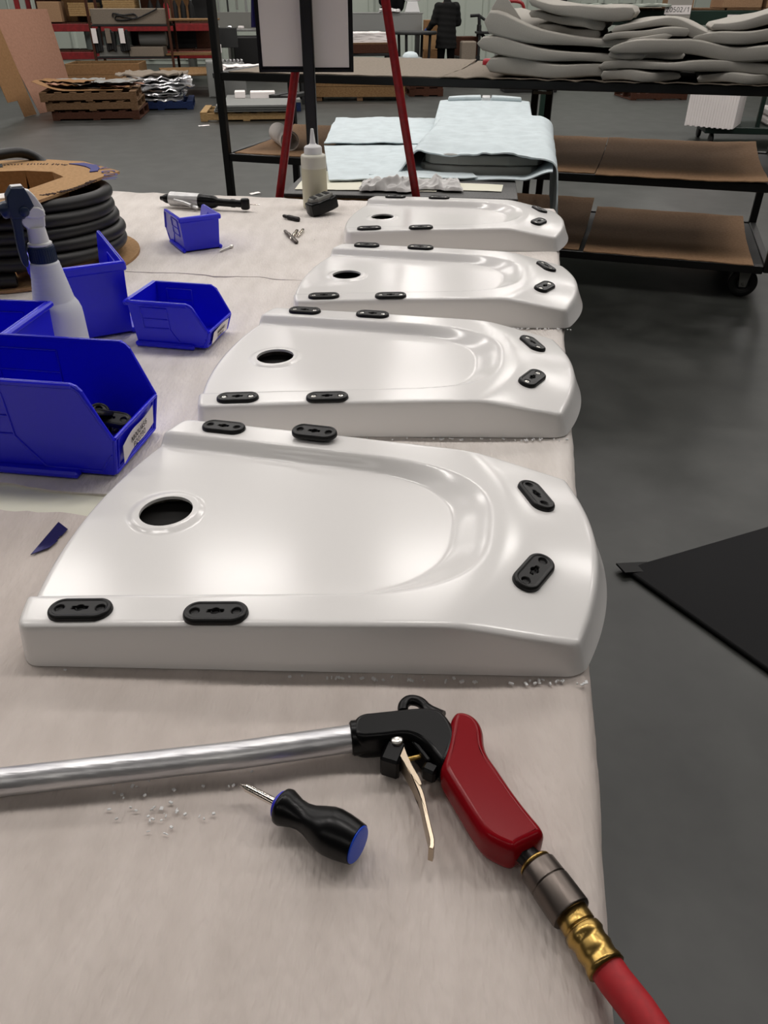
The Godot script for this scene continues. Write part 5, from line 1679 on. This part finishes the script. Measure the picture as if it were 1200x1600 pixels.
func floor_middle() -> void:
	var t := thing("work_bench", "far grey workbench with dark cupboard, left of the sign", "work bench", Vector3(-3.1, 0, -20.6), 0.0)
	part("top", bx(Vector3(2.9, 0.04, 0.8), 0.006, Vector3(0, 0.87, 0)), M.greymetal, t)
	for x in [-1.4, -0.45, 0.45, 1.4]:
		part("leg", bx(Vector3(0.06, 0.85, 0.7), 0.004, Vector3(x, 0.425, 0)), M.grey, t)
	part("splash_board", bx(Vector3(2.9, 0.32, 0.03), 0.004, Vector3(0, 1.05, -0.38)), M.grey, t)
	solid("black_cupboard", "large black box standing under the far workbench", "cupboard", bx(Vector3(0.72, 0.76, 0.6), 0.03, Vector3(0, 0.38, 0)), M.dark, Vector3(-3.06, 0, -20.35), 0.0)
	for q in [[-2.62, 0.42, 0.28, "upper cardboard box on the far workbench, left of the sign"], [-2.30, 0.34, 0.34, "cardboard box on the far workbench next to the sign edge"]]:
		solid("cardboard_box", q[3], "box", bx(Vector3(q[1], q[2], 0.35), 0.006, Vector3(0, q[2] / 2, 0)), M.card2, Vector3(q[0], 0.891, -20.5), 9.0)
	var cl := MB.new()
	cl.sheet(func(u: float, v: float) -> Vector3: return Vector3((u - 0.5) * (0.14 + 0.12 * v), 1.55 - v * 0.68, 0.05 * sin(u * 9.0)), 14, 10, 0.01)
	solid("apron", "dark blue apron hanging over the far workbench", "apron", cl, M.bladeblue, Vector3(-2.87, 0.06, -20.18))
	for k in 2:
		solid("yellow_strap", ["yellow strap hanging on the far wall, left of the other", "yellow strap hanging on the far wall, right of the other"][k], "strap", bx(Vector3(0.035, 0.75, 0.02), 0.004), M.yellow, Vector3(-4.75 + 0.32 * k, 1.62, -23.55), 0.0, "yellow straps on the far wall")
	for k in 9:
		solid("hanging_tool", "dark long tool hanging on the far wall beside the yellow straps", "tool", bx(Vector3(0.03 + 0.03 * hash1(k), 0.5 + 0.3 * hash1(k + 5.0), 0.03), 0.008), [M.dark, M.grey, M.greymetal][k % 3], Vector3(-5.6 + 0.24 * k + 0.09, 1.62 - 0.1 * hash1(k + 2.0), -23.6), 0.0, "tools hanging on the far wall")
	for k in 5:
		solid("small_part", "small pale metal part lying on the far grey workbench", "metal part", bx(Vector3(0.12, 0.06, 0.1), 0.015, Vector3(0, 0.03, 0)), [M.foil, M.paper, M.greymetal][k % 3], Vector3(-4.35 + 0.27 * k, 0.891, -20.45), 40.0 * k, "small parts on the far workbench")
	t = thing("drawer_stack", "small stack of white and grey drawers under the far workbench", "drawers", Vector3(-2.28, 0, -20.0))
	for k in 4:
		part("drawer", bx(Vector3(0.30, 0.15, 0.4), 0.01, Vector3(0, 0.09 + 0.165 * k, 0)), [M.darkgrey, M.grey, M.wooddark, M.paper][k], t)
	# black pallet rack with sheets
	t = thing("low_platform", "low black steel platform with white sheets on top, left of the sign", "platform", Vector3(-2.28, 0, -14.5), 8.0)
	part("deck", bx(Vector3(1.5, 0.07, 0.9), 0.006, Vector3(0.2, 0.43, 0)), M.dark, t)
	for p in [[-0.5, 0.4], [0.9, 0.4], [-0.5, -0.4], [0.9, -0.4]]:
		part("leg", bx(Vector3(0.07, 0.40, 0.07), 0.004, Vector3(p[0], 0.20, p[1])), M.dark, t)
	for k in 5:
		solid("white_sheet", "white sheet in the pile on the low black platform", "sheet", crumpled(0.62, 0.55, 0.02, 70 + k, 0.006), M.paper, Vector3(-2.38 + 0.01 * k, 0.482 + 0.016 * k, -14.48), 8.0 + 3.0 * k, "white sheets on the black platform")
	pallet("blue pallet under a grey slab, seen below the sign board", Vector3(-1.92, 0.0, -13.55), 8.0, 1.15, 0.8, M.bluewood)
	solid("grey_slab", "flat grey slab on the blue pallet below the sign", "slab", bx(Vector3(1.15, 0.05, 0.8), 0.006, Vector3(0, 0.025, 0)), M.greymetal, Vector3(-1.92, 0.122, -13.55), 8.0)
	for k in 2:
		solid("white_box", ["small white box on the grey slab, left of the longer one", "long white box on the grey slab below the sign"][k], "box", bx(Vector3(0.16 + 0.22 * k, 0.09, 0.25), 0.006, Vector3(0, 0.045, 0)), M.paper, Vector3(-2.26 + 0.36 * k, 0.173, -13.45 + 0.04 * k), 8.0)
	for q in [[-1.58, 0.13, 0.06, "dark grey plank on the grey slab, nearest to the long white box"], [-1.40, 0.13, 0.05, "dark grey plank on the right rim of the grey slab"]]:
		solid("grey_plank", q[3], "plank", bx(Vector3(q[1], q[2], 0.7), 0.006, Vector3(0, q[2] / 2, 0)), M.darkgrey, Vector3(q[0], 0.173, -13.5), -24.0, "grey planks on the slab")
	pallet("wooden pallet with grey panels on it, just behind the black rack post", Vector3(-2.02, 0, -12.55), 6.0, 1.3, 0.9, M.woodlight)
	for k in 3:
		solid("grey_plate", ["lowest flat grey panel on the wooden pallet behind the rack post", "middle flat grey panel on the wooden pallet behind the rack post", "top flat grey panel on the wooden pallet behind the rack post"][k], "panel", bx(Vector3(1.12, 0.03, 0.86), 0.004, Vector3(0, 0.015, 0)), M.greymetal, Vector3(-1.90 + 0.02 * k, 0.122 + 0.031 * k, -12.5 + 0.02 * k), 6.0)
	# brown crate under the rack
	t = thing("brown_crate", "long brown wooden crate on feet, seen under the rack deck", "crate", Vector3(-0.43, 0, -15.1), 2.0)
	for k in 2:
		part("side_board", bx(Vector3(1.56, 0.15, 0.025), 0.003, Vector3(0, 0.135 + 0.155 * k, 0.38)), M.plywood, t)
	part("end_board", bx(Vector3(0.025, 0.305, 0.735), 0.003, Vector3(0.768, 0.2125, 0)), M.woodlight, t)
	part("end_board", bx(Vector3(0.025, 0.305, 0.735), 0.003, Vector3(-0.768, 0.2125, 0)), M.woodlight, t)
	part("back_board", bx(Vector3(1.56, 0.305, 0.025), 0.003, Vector3(0, 0.2125, -0.38)), M.plywood, t)
	part("lid", bx(Vector3(1.58, 0.02, 0.80), 0.003, Vector3(0, 0.376, 0)), M.plywood, t)
	for x in [-0.7, 0.0, 0.7]:
		part("foot", bx(Vector3(0.1, 0.06, 0.76), 0.003, Vector3(x, 0.03, 0)), M.wood, t)
	pallet("small reddish wooden pallet on the floor, right of the red leg", Vector3(0.72, 0.0, -15.85), 6.0, 0.62, 0.8, M.wooddark)
	pallet("small reddish wooden pallet lying on another one, right of the red leg", Vector3(0.70, 0.121, -15.85), 10.0, 0.60, 0.78, M.wooddark)
	# long trough bench
	t = thing("steel_trough", "long grey steel trough bench in the far middle", "bench", Vector3(-0.05, 0, -20.0), 1.0)
	part("front_panel", bx(Vector3(1.75, 0.32, 0.03), 0.005, Vector3(0, 1.03, 0.4)), M.greymetal, t)
	part("back_panel", bx(Vector3(1.75, 0.32, 0.03), 0.005, Vector3(0, 1.03, -0.4)), M.greymetal, t)
	part("top", bx(Vector3(1.79, 0.025, 0.84), 0.005, Vector3(0, 1.20, 0)), M.greymetal, t)
	for x in [-0.8, 0.8]:
		part("leg", bx(Vector3(0.08, 0.88, 0.7), 0.005, Vector3(x, 0.44, 0)), M.darkgrey, t)
	# pallet box with white pile
	t = thing("tool_cart", "dark low cart under the wooden tray in the far middle", "cart", Vector3(-0.52, 0, -17.4), 4.0)
	for h in [0.14, 0.56]:
		part("deck", bx(Vector3(1.25, 0.04, 0.8), 0.004, Vector3(0, h, 0)), M.dark, t)
	for p in [[-0.58, 0.36], [0.58, 0.36], [-0.58, -0.36], [0.58, -0.36]]:
		part("post", bx(Vector3(0.05, 0.58, 0.05), 0.003, Vector3(p[0], 0.29, p[1])), M.dark, t)
	for k in 4:
		solid("small_box", "small pale box on the dark low cart under the wooden tray", "box", bx(Vector3(0.12, 0.15, 0.2), 0.006, Vector3(0, 0.075, 0)), [M.greymetal, M.paper, M.cardgrey, M.wood][k], Vector3(-0.78 + 0.16 * k, 0.161, -17.2), 4.0, "small boxes on the dark cart")
	t = thing("wooden_tray", "wooden tray holding the white pile in the far middle", "tray", Vector3(-0.5, 0.582, -17.4), 14.0)
	part("base", bx(Vector3(1.12, 0.03, 0.8), 0.003, Vector3(0, 0.165, 0)), M.wood, t)
	part("front_board", bx(Vector3(1.12, 0.15, 0.025), 0.003, Vector3(0, 0.08, 0.39)), M.wooddark, t)
	part("end_board", bx(Vector3(0.025, 0.15, 0.76), 0.003, Vector3(0.55, 0.08, 0)), M.woodlight, t)
	part("end_board", bx(Vector3(0.025, 0.15, 0.76), 0.003, Vector3(-0.55, 0.08, 0)), M.wood, t)
	for k in 5:
		solid("white_sheet", "white moulded sheet piled on the wooden tray", "sheet", crumpled(1.02, 0.7, 0.008, 90 + k, 0.030), M.paper, Vector3(-0.5, 0.785 + 0.034 * k, -17.38), 14.0 + k, "white pile on the wooden tray")
	# things on the trough
	t = thing("white_lamp_shade", "small white metal stand on the trough bench, left of the person", "stand", Vector3(0.62, 1.213, -19.9))
	var b := MB.new()
	b.prism(poly([-0.17, 0.0, 0.17, 0.0, 0.11, 0.2, -0.11, 0.2]), -0.1, 0.1, Transform3D(Basis(Vector3(1, 0, 0), Vector3(0, 0, 1), Vector3(0, 1, 0))), 0.01, 1)
	part("body", b, M.whiteplastic, t)
	part("shade", bx(Vector3(0.34, 0.14, 0.16), 0.02, Vector3(0.0, 0.275, 0)), M.whiteplastic, t)
	b = MB.new()
	b.nets(func(p: Vector3) -> float: return Vector3(p.x / 0.30, (p.y - 0.28) / 0.34, p.z / 0.16).length() * 0.16 - 0.16 + 0.02 * sin(p.x * 22.0) * sin(p.y * 17.0), Vector3(-0.4, -0.1, -0.24), Vector3(0.4, 0.75, 0.24), 0.03)
	solid("dark_coat", "dark red and black coat heaped on the trough bench behind the red leg", "coat", b, M.trousers, Vector3(0.17, 1.21, -19.95))
	solid("white_cloth", "white cloth under the dark coat on the trough bench", "cloth", crumpled(0.44, 0.2, 0.03, 55, 0.05), M.cloth, Vector3(0.12, 1.275, -19.66))
	for k in 5:
		solid("wall_hook", "black hook with bent arms on the far wall, near the red leg", "hook", bx(Vector3(0.16, 0.03, 0.12), 0.008), M.dark, Vector3(0.0, 1.28 + 0.12 * k, -23.6), 20.0, "black hooks on the far wall")
	# far table
	t = thing("round_table", "round dark work table in front of the trough bench", "table", Vector3(0.62, 0, -18.2))
	b = MB.new()
	b.lathe([[0.0, 0.86], [0.44, 0.86], [0.46, 0.87], [0.46, 0.90], [0.45, 0.915], [0.45, 0.915], [0.0, 0.915]], 36)
	part("top", b, M.darkgrey, t)
	for k in 4:
		b = MB.new()
		var d := Vector3(cos(TAU * k / 4 + 0.5), 0, sin(TAU * k / 4 + 0.5))
		b.tube([d * 0.36 + Vector3(0, 0.86, 0), d * 0.34 + Vector3(0, 0.4, 0), d * 0.36], 0.028, 8)
		part("leg", b, M.dark, t)
	t = thing("parts_tray", "grey tray with pale parts standing low in front of the round table", "tray", Vector3(0.42, 0.0, -16.6), 8.0)
	part("tray", bx(Vector3(0.55, 0.03, 0.4), 0.006, Vector3(0, 0.53, 0)), M.greymetal, t)
	for p in [[-0.24, 0.16], [0.24, 0.16], [-0.24, -0.16], [0.24, -0.16]]:
		part("leg", bx(Vector3(0.03, 0.515, 0.03), 0.003, Vector3(p[0], 0.2575, p[1])), M.dark, t)
	b = MB.new()
	b.lathe([[0.15, 0.0], [0.145, 0.03], [0.11, 0.07], [0.05, 0.09], [0.0, 0.093]], 24)
	solid("pale_dome", "pale blue dome lying on the grey parts tray", "dome", b, M.bluefoam, Vector3(0.50, 0.547, -16.6))
	for k in 4:
		solid("cardboard_box", ["brown cardboard box lowest of the pile left of the person", "brown cardboard box second of the pile left of the person", "brown cardboard box third of the pile left of the person", "brown cardboard box on top of the pile left of the person"][k], "box", bx(Vector3(0.44 - 0.03 * k, 0.27, 0.4), 0.006, Vector3(0, 0.135, 0)), [M.card2, M.card4, M.card, M.card4][k], Vector3(1.02 + 0.03 * (k % 2), 0.272 * k, -19.35), 6.0 * (k % 2))
	solid("cardboard_box", "brown cardboard box tilted behind the person, on the right", "box", bx(Vector3(0.42, 0.36, 0.4), 0.006, Vector3(0, 0.18, 0)), M.wooddark, Vector3(1.82, 0.42, -19.5), 20.0)
	solid("grey_block", "low grey block under the tilted cardboard box", "block", bx(Vector3(0.5, 0.42, 0.5), 0.006, Vector3(0, 0.21, 0)), M.darkgrey, Vector3(1.82, 0.0, -19.5), 10.0)
	solid("waste_bin", "pale grey square bin on the floor, right of the person", "bin", bx(Vector3(0.30, 0.42, 0.3), 0.02, Vector3(0, 0.21, 0)), M.cardgrey, Vector3(1.74, 0.32, -18.3), 4.0)
	solid("bin_plinth", "dark plinth under the pale grey square bin", "plinth", bx(Vector3(0.34, 0.32, 0.34), 0.01, Vector3(0, 0.16, 0)), M.dark, Vector3(1.74, 0.0, -18.3), 4.0)
	person()
	t = thing("machine_stand", "black steel machine stand with levers, right of the person", "stand", Vector3(2.32, 0, -19.2))
	for p in [[-0.28, 0.2], [0.22, 0.2], [-0.28, -0.2], [0.22, -0.2]]:
		part("leg", bx(Vector3(0.05, 1.0, 0.05), 0.004, Vector3(p[0], 0.5, p[1])), M.dark, t)
	part("top", bx(Vector3(0.62, 0.04, 0.5), 0.006, Vector3(-0.03, 0.86, 0)), M.dark, t)
	b = MB.new()
	b.prism(chaikin(poly([-0.05, 0.0, 0.25, 0.0, 0.30, 0.22, 0.18, 0.36, 0.05, 0.26]), 1), -0.14, 0.14, Transform3D(Basis(Vector3(1, 0, 0), Vector3(0, 0, 1), Vector3(0, 1, 0)), Vector3(0, 0.88, 0)), 0.02, 2)
	part("hood", b, M.greymetal, t)
	b = MB.new()
	b.tube([Vector3(-0.48, 1.16, 0), Vector3(-0.3, 1.17, 0), Vector3(-0.1, 1.05, 0), Vector3(0.2, 1.2, 0)], 0.03, 8)
	b.tube([Vector3(-0.3, 1.15, 0.1), Vector3(-0.28, 0.9, 0.1), Vector3(-0.05, 0.65, 0.1)], 0.035, 8)
	part("lever", b, M.dark, t)
	b = MB.new()
	b.tube(curve([Vector3(-0.35, 1.41, 0), Vector3(-0.1, 1.415, 0), Vector3(0.05, 1.38, 0), Vector3(0.11, 1.25, 0), Vector3(0.13, 0.0, 0)], 30), 0.035, 10)
	solid("red_pipe", "red bent pipe rising behind the grey foam, by the far wall", "pipe", b, M.redpaint, Vector3(3.02, 0, -20.2))


func person() -> void:
	var o := Vector3(1.30, 0, -18.5)
	var t := thing("person", "person in long dark grey coat and black trousers with a blue glove, back turned", "person", o, 12.0)
	var cap := func(p: Vector3, a: Vector3, b: Vector3, ra: float, rb: float) -> float:
		var ab := b - a
		var h := clampf((p - a).dot(ab) / ab.length_squared(), 0.0, 1.0)
		return p.distance_to(a + ab * h) - lerpf(ra, rb, h)
	var smin := func(a: float, b: float, k: float) -> float:
		var h := maxf(k - absf(a - b), 0.0) / k
		return minf(a, b) - h * h * k * 0.25
	var bones := [[Vector3(0, 0.92, 0), Vector3(0, 1.16, -0.02), 0.13, 0.13], [Vector3(0, 1.16, -0.02), Vector3(0.0, 1.33, -0.04), 0.14, 0.11], [Vector3(-0.17, 1.34, -0.03), Vector3(0.17, 1.34, -0.03), 0.06, 0.06],
		[Vector3(0, 1.36, -0.04), Vector3(0, 1.48, -0.07), 0.055, 0.05],
		[Vector3(-0.09, 0.90, 0), Vector3(-0.10, 0.48, 0), 0.085, 0.06], [Vector3(-0.10, 0.48, 0), Vector3(-0.10, 0.09, 0.02), 0.055, 0.04], [Vector3(-0.10, 0.04, 0.03), Vector3(-0.11, 0.035, -0.14), 0.04, 0.035],
		[Vector3(0.09, 0.90, 0), Vector3(0.11, 0.48, 0), 0.085, 0.06], [Vector3(0.11, 0.48, 0), Vector3(0.11, 0.09, 0.02), 0.055, 0.04], [Vector3(0.11, 0.04, 0.03), Vector3(0.12, 0.035, -0.14), 0.04, 0.035],
		[Vector3(-0.20, 1.34, -0.03), Vector3(-0.27, 1.06, -0.06), 0.055, 0.042], [Vector3(-0.27, 1.06, -0.06), Vector3(-0.33, 0.93, -0.26), 0.042, 0.03], [Vector3(-0.33, 0.93, -0.26), Vector3(-0.35, 0.91, -0.33), 0.035, 0.028],
		[Vector3(0.20, 1.34, -0.03), Vector3(0.25, 1.06, -0.08), 0.055, 0.042], [Vector3(0.25, 1.06, -0.08), Vector3(0.14, 0.98, -0.28), 0.042, 0.03], [Vector3(0.14, 0.98, -0.28), Vector3(0.10, 0.98, -0.34), 0.035, 0.028]]
	for k in 4:
		bones.append([Vector3(-0.335 - 0.014 * k + 0.02, 0.915 - 0.006 * k, -0.33), Vector3(-0.345 - 0.014 * k + 0.02, 0.885, -0.40 + 0.012 * absf(k - 1.5)), 0.010, 0.008])
		bones.append([Vector3(0.118 - 0.014 * k, 0.985 - 0.006 * k, -0.34), Vector3(0.108 - 0.014 * k, 0.955, -0.41 + 0.012 * absf(k - 1.5)), 0.010, 0.008])
	bones.append([Vector3(-0.32, 0.92, -0.29), Vector3(-0.29, 0.90, -0.35), 0.011, 0.009])
	bones.append([Vector3(0.13, 0.99, -0.30), Vector3(0.155, 0.97, -0.355), 0.011, 0.009])
	var b := MB.new()
	b.nets(func(p: Vector3) -> float:
		var d := 9.0
		for q in bones:
			d = smin.call(d, cap.call(p, q[0], q[1], q[2], q[3]), 0.02)
		var e := Vector3(p.x / 0.078, (p.y - 1.58) / 0.115, (p.z + 0.09) / 0.095).length() * 0.08 - 0.08
		var nose := p.distance_to(Vector3(0, 1.57, -0.195)) - 0.018
		return minf(smin.call(d, e, 0.03), nose), Vector3(-0.5, -0.02, -0.46), Vector3(0.4, 1.74, 0.2), 0.021)
	part("body", b, M.skin, t)
	b = MB.new()
	b.nets(func(p: Vector3) -> float:
		var w := 0.19 + 0.045 * clampf((1.0 - p.y) / 0.45, 0.0, 1.0)
		var torso := Vector2(p.x / w, (p.z + 0.01) / 0.155).length() * 0.155 - 0.155
		torso = maxf(torso, maxf(p.y - 1.40, 0.60 - p.y))
		torso = maxf(torso, (p.y - 1.32) * 0.5 + absf(p.x) * 0.5 - 0.1)
		var d: float = smin.call(torso, cap.call(p, Vector3(-0.19, 1.33, -0.03), Vector3(-0.275, 1.06, -0.06), 0.08, 0.068), 0.05)
		d = smin.call(d, cap.call(p, Vector3(-0.275, 1.06, -0.06), Vector3(-0.325, 0.94, -0.24), 0.066, 0.052), 0.03)
		d = smin.call(d, cap.call(p, Vector3(0.19, 1.33, -0.03), Vector3(0.26, 1.06, -0.08), 0.08, 0.068), 0.05)
		d = smin.call(d, cap.call(p, Vector3(0.26, 1.06, -0.08), Vector3(0.15, 0.98, -0.26), 0.066, 0.052), 0.03)
		d = smin.call(d, cap.call(p, Vector3(0, 1.40, -0.04), Vector3(0, 1.45, -0.05), 0.075, 0.07), 0.03)
		return d + 0.004 * sin(p.y * 60.0 + p.x * 5.0), Vector3(-0.46, 0.56, -0.36), Vector3(0.40, 1.56, 0.26), 0.022)
	part("coat", b, M.coat, t)
	b = MB.new()
	b.nets(func(p: Vector3) -> float:
		var d := 9.0
		for s in [-1.0, 1.0]:
			d = minf(d, cap.call(p, Vector3(0.09 * s, 0.90, 0), Vector3(0.105 * s, 0.48, 0), 0.105, 0.08))
			d = minf(d, cap.call(p, Vector3(0.105 * s, 0.48, 0), Vector3(0.11 * s, 0.09, 0.01), 0.078, 0.07))
			d = minf(d, cap.call(p, Vector3(0.11 * s, 0.055, 0.03), Vector3(0.115 * s, 0.05, -0.15), 0.055, 0.045))
		return maxf(d, 0.002 - p.y), Vector3(-0.26, -0.02, -0.26), Vector3(0.26, 1.04, 0.16), 0.022)
	part("trousers", b, M.trousers, t)
	b = MB.new()
	b.nets(func(p: Vector3) -> float: return maxf(Vector3(p.x / 0.09, (p.y - 1.61) / 0.108, (p.z + 0.075) / 0.10).length() * 0.09 - 0.09, -(p.z + 0.135)), Vector3(-0.14, 1.46, -0.2), Vector3(0.14, 1.76, 0.08), 0.018)
	part("hair", b, M.hair, t)
	b = MB.new()
	b.nets(func(p: Vector3) -> float:
		var d := 9.0
		for q in [[Vector3(-0.33, 0.93, -0.265), Vector3(-0.35, 0.91, -0.34), 0.046, 0.040], [Vector3(-0.345, 0.90, -0.34), Vector3(-0.355, 0.88, -0.40), 0.035, 0.025], [Vector3(-0.32, 0.92, -0.29), Vector3(-0.285, 0.90, -0.355), 0.02, 0.017]]:
			d = minf(d, cap.call(p, q[0], q[1], q[2], q[3]))
		return d, Vector3(-0.45, 0.80, -0.5), Vector3(-0.2, 1.02, -0.18), 0.014)
	part("glove", b, M.glove, t)


func floor_right() -> void:
	for q in [[-2.49, -11.6, 0.14, "torn white paper scrap lying on the hall floor beyond the black rack post"], [-1.16, -7.2, 0.09, "small white paper scrap on the floor between the rack post and red leg"]]:
		solid("paper_scrap", q[3], "paper scrap", crumpled(q[2], q[2] * 0.6, 0.01, int(q[2] * 100), 0.001), M.paper, Vector3(q[0], 0.006, q[1]), 30.0)
	var t := thing("floor_mat", "black rubber floor mat right of the bench, one corner curling", "mat", Vector3(0.72, 0, -1.78))
	var b := MB.new()
	b.prism(rel([0.730, -1.790, 1.257, -2.010, 2.10, -2.36, 2.10, -0.35, 1.60, -0.42, 0.995, -1.365], Vector3(0.72, 0, -1.78)), 0.0005, 0.016, Transform3D(), 0.006, 2)
	part("mat", b, M.mat, t)
	b = MB.new()
	b.sheet(func(u: float, v: float) -> Vector3: return Vector3(-0.012 + 0.10 * u + 0.015 * v, 0.012 + 0.010 * (1.0 - u), -0.026 - 0.02 * u + 0.045 * v), 8, 5, 0.006)
	part("curled_corner", b, M.dark, t)
	# green rack
	t = thing("pallet_rack", "dark green pallet rack beam with a lettered label, behind the grey foam at the right", "rack", Vector3(4.3, 0, -10.2), -3.0)
	for z in [0.0, -1.0]:
		part("beam", bx(Vector3(4.8, 0.14, 0.05), 0.006, Vector3(0.0, 1.272, z)), M.rackgreen, t)
	for p in [[-2.36, 0.0], [-2.22, -1.0], [2.4, 0.0], [2.4, -1.0]]:
		part("upright", bx(Vector3(0.09, 3.2, 0.08), 0.006, Vector3(p[0], 1.6, p[1] - 0.07)), M.rackgreen, t)
	for k in 11:
		part("deck_board", bx(Vector3(0.38, 0.02, 0.98), 0.003, Vector3(-1.85 + 0.405 * k, 1.353, -0.5)), M.wood, t)
	var pl := part("label_plate", bx(Vector3(0.135, 0.082, 0.003), 0.0, Vector3(-0.345, 1.262, 0.028)), M.paper, t)
	words("A", 0.055, M.ink, pl, Transform3D(Basis(), Vector3(-0.345, 1.262, 0.0305)), "Droid Sans Bold")
	t = thing("paper_tag", "long white paper tag with a printed number hanging over the green beam", "paper tag", Vector3(3.28, 1.175, -10.06), -3.0)
	part("sheet", bx(Vector3(0.27, 0.42, 0.003), 0.0, Vector3(0, 0.21, 0)), M.greyfoam, t)
	var tg := part("number_slip", bx(Vector3(0.285, 0.085, 0.002), 0.0, Vector3(-0.012, 0.175, 0.004)), M.paper, t)
	words("20502/1", 0.045, M.ink, tg, Transform3D(Basis(), Vector3(-0.01, 0.175, 0.0055)), "Droid Sans Mono")
	for q in [[3.38, 0.24, 0.4, "brown cardboard box on the green rack, left of the paper tag"], [4.05, 0.44, 0.42, "brown cardboard box on the green rack, right of the paper tag"], [4.58, 0.5, 0.40, "brown cardboard box on the green rack at the right picture edge"], [5.2, 0.5, 0.5, "dark brown cardboard box at the far right of the green rack"]]:
		solid("cardboard_box", q[3], "box", bx(Vector3(q[1], q[2], 0.45), 0.006, Vector3(0, q[2] / 2, 0)), M.card2, Vector3(q[0], 1.3645, -10.45), -3.0)
	solid("white_tray", "white lipped tray stack at the left end of the green rack", "tray", crumpled(0.9, 0.7, 0.02, 12, 0.02), M.wall, Vector3(2.75, 1.40, -10.4), -3.0)
	b = MB.new()
	b.lathe([[0.0, 0.0], [0.36, 0.0], [0.36, 0.0], [0.37, 0.02], [0.37, 0.5], [0.36, 0.52], [0.0, 0.52]], 40)
	solid("white_drum", "wide pale round drum on the green rack behind the grey foam", "drum", b, M.wall, Vector3(2.66, 1.44, -10.65))
	solid("control_box", "black control box with two knobs on the far wall above the foam", "control box", bx(Vector3(0.55, 0.5, 0.12), 0.01), M.dark, Vector3(4.45, 1.66, -23.5))
	solid("white_pad", "stack of white boards on a shelf behind the red pipe", "board stack", bx(Vector3(0.5, 0.14, 0.4), 0.01, Vector3(0, 0.07, 0)), M.paper, Vector3(2.85, 1.0, -20.4), -20.0)
	solid("pad_stand", "grey stand under the stack of white boards", "stand", bx(Vector3(0.5, 1.0, 0.4), 0.01, Vector3(0, 0.5, 0)), M.greymetal, Vector3(2.85, 0, -20.4), -20.0)
	pallet("dark brown pallet on the floor far behind the rack, left of the trolley", Vector3(4.75, 0, -15.3), 4.0, 1.0, 0.9, M.wooddark)
	solid("black_case", "flat black case on the floor far behind the rack posts", "case", bx(Vector3(1.0, 0.14, 0.5), 0.01, Vector3(0, 0.07, 0)), M.dark, Vector3(2.75, 0, -16.4), 2.0)
	# trolley with boards
	t = thing("board_trolley", "dark green trolley with an upright frame, loaded with white boards", "trolley", Vector3(4.45, 0, -9.75), -10.0)
	part("deck", bx(Vector3(1.6, 0.07, 1.0), 0.006, Vector3(0.1, 0.19, -0.35)), M.greenframe, t)
	for x in [-0.12, 0.72]:
		part("frame_post", bx(Vector3(0.045, 1.0, 0.045), 0.004, Vector3(x, 0.72, 0.06)), M.greenframe, t)
	part("frame_bar", bx(Vector3(0.80, 0.04, 0.04), 0.004, Vector3(0.3, 0.68, 0.06)), M.greenframe, t)
	for p in [[-0.6, -0.75], [-0.6, 0.05], [0.75, 0.05], [0.75, -0.75]]:
		b = MB.new()
		b.lathe([[0.0, -0.02], [0.07, -0.02], [0.075, -0.01], [0.075, 0.01], [0.07, 0.02], [0.0, 0.02]], 24, Transform3D(Basis(Vector3(0, 0, 1), Vector3(1, 0, 0), Vector3(0, 1, 0)), Vector3(p[0], 0.075, p[1])))
		part("wheel", b, M.rubber, t)
	for k in 18:
		var u := k / 17.0
		solid("white_board", "white board standing on edge in the row on the green trolley", "board", bx(Vector3(0.0300, 0.62 - 0.015 * (k % 2), 0.55), 0.003, Vector3(0, 0.30, 0)), M.paper, Vector3(3.68 + 0.40 * u, 0.228, -10.10 + 0.36 * u), -30.0, "white boards on the green trolley")
	for k in 2:
		t = thing("moulded_tray", ["white moulded tray lying on the trolley deck inside the green frame, lower one", "white moulded tray inside the green frame of the trolley, upper one"][k], "tray", Vector3(4.80, 0.226 + 0.09 * k, -9.95), -10.0)
		part("body", bx(Vector3(0.62, 0.08, 0.5), 0.02, Vector3(0, 0.041, 0)), M.paper, t)
		part("raised_rim", bx(Vector3(0.5, 0.02, 0.38), 0.01, Vector3(0, 0.078, 0)), M.wall, t)
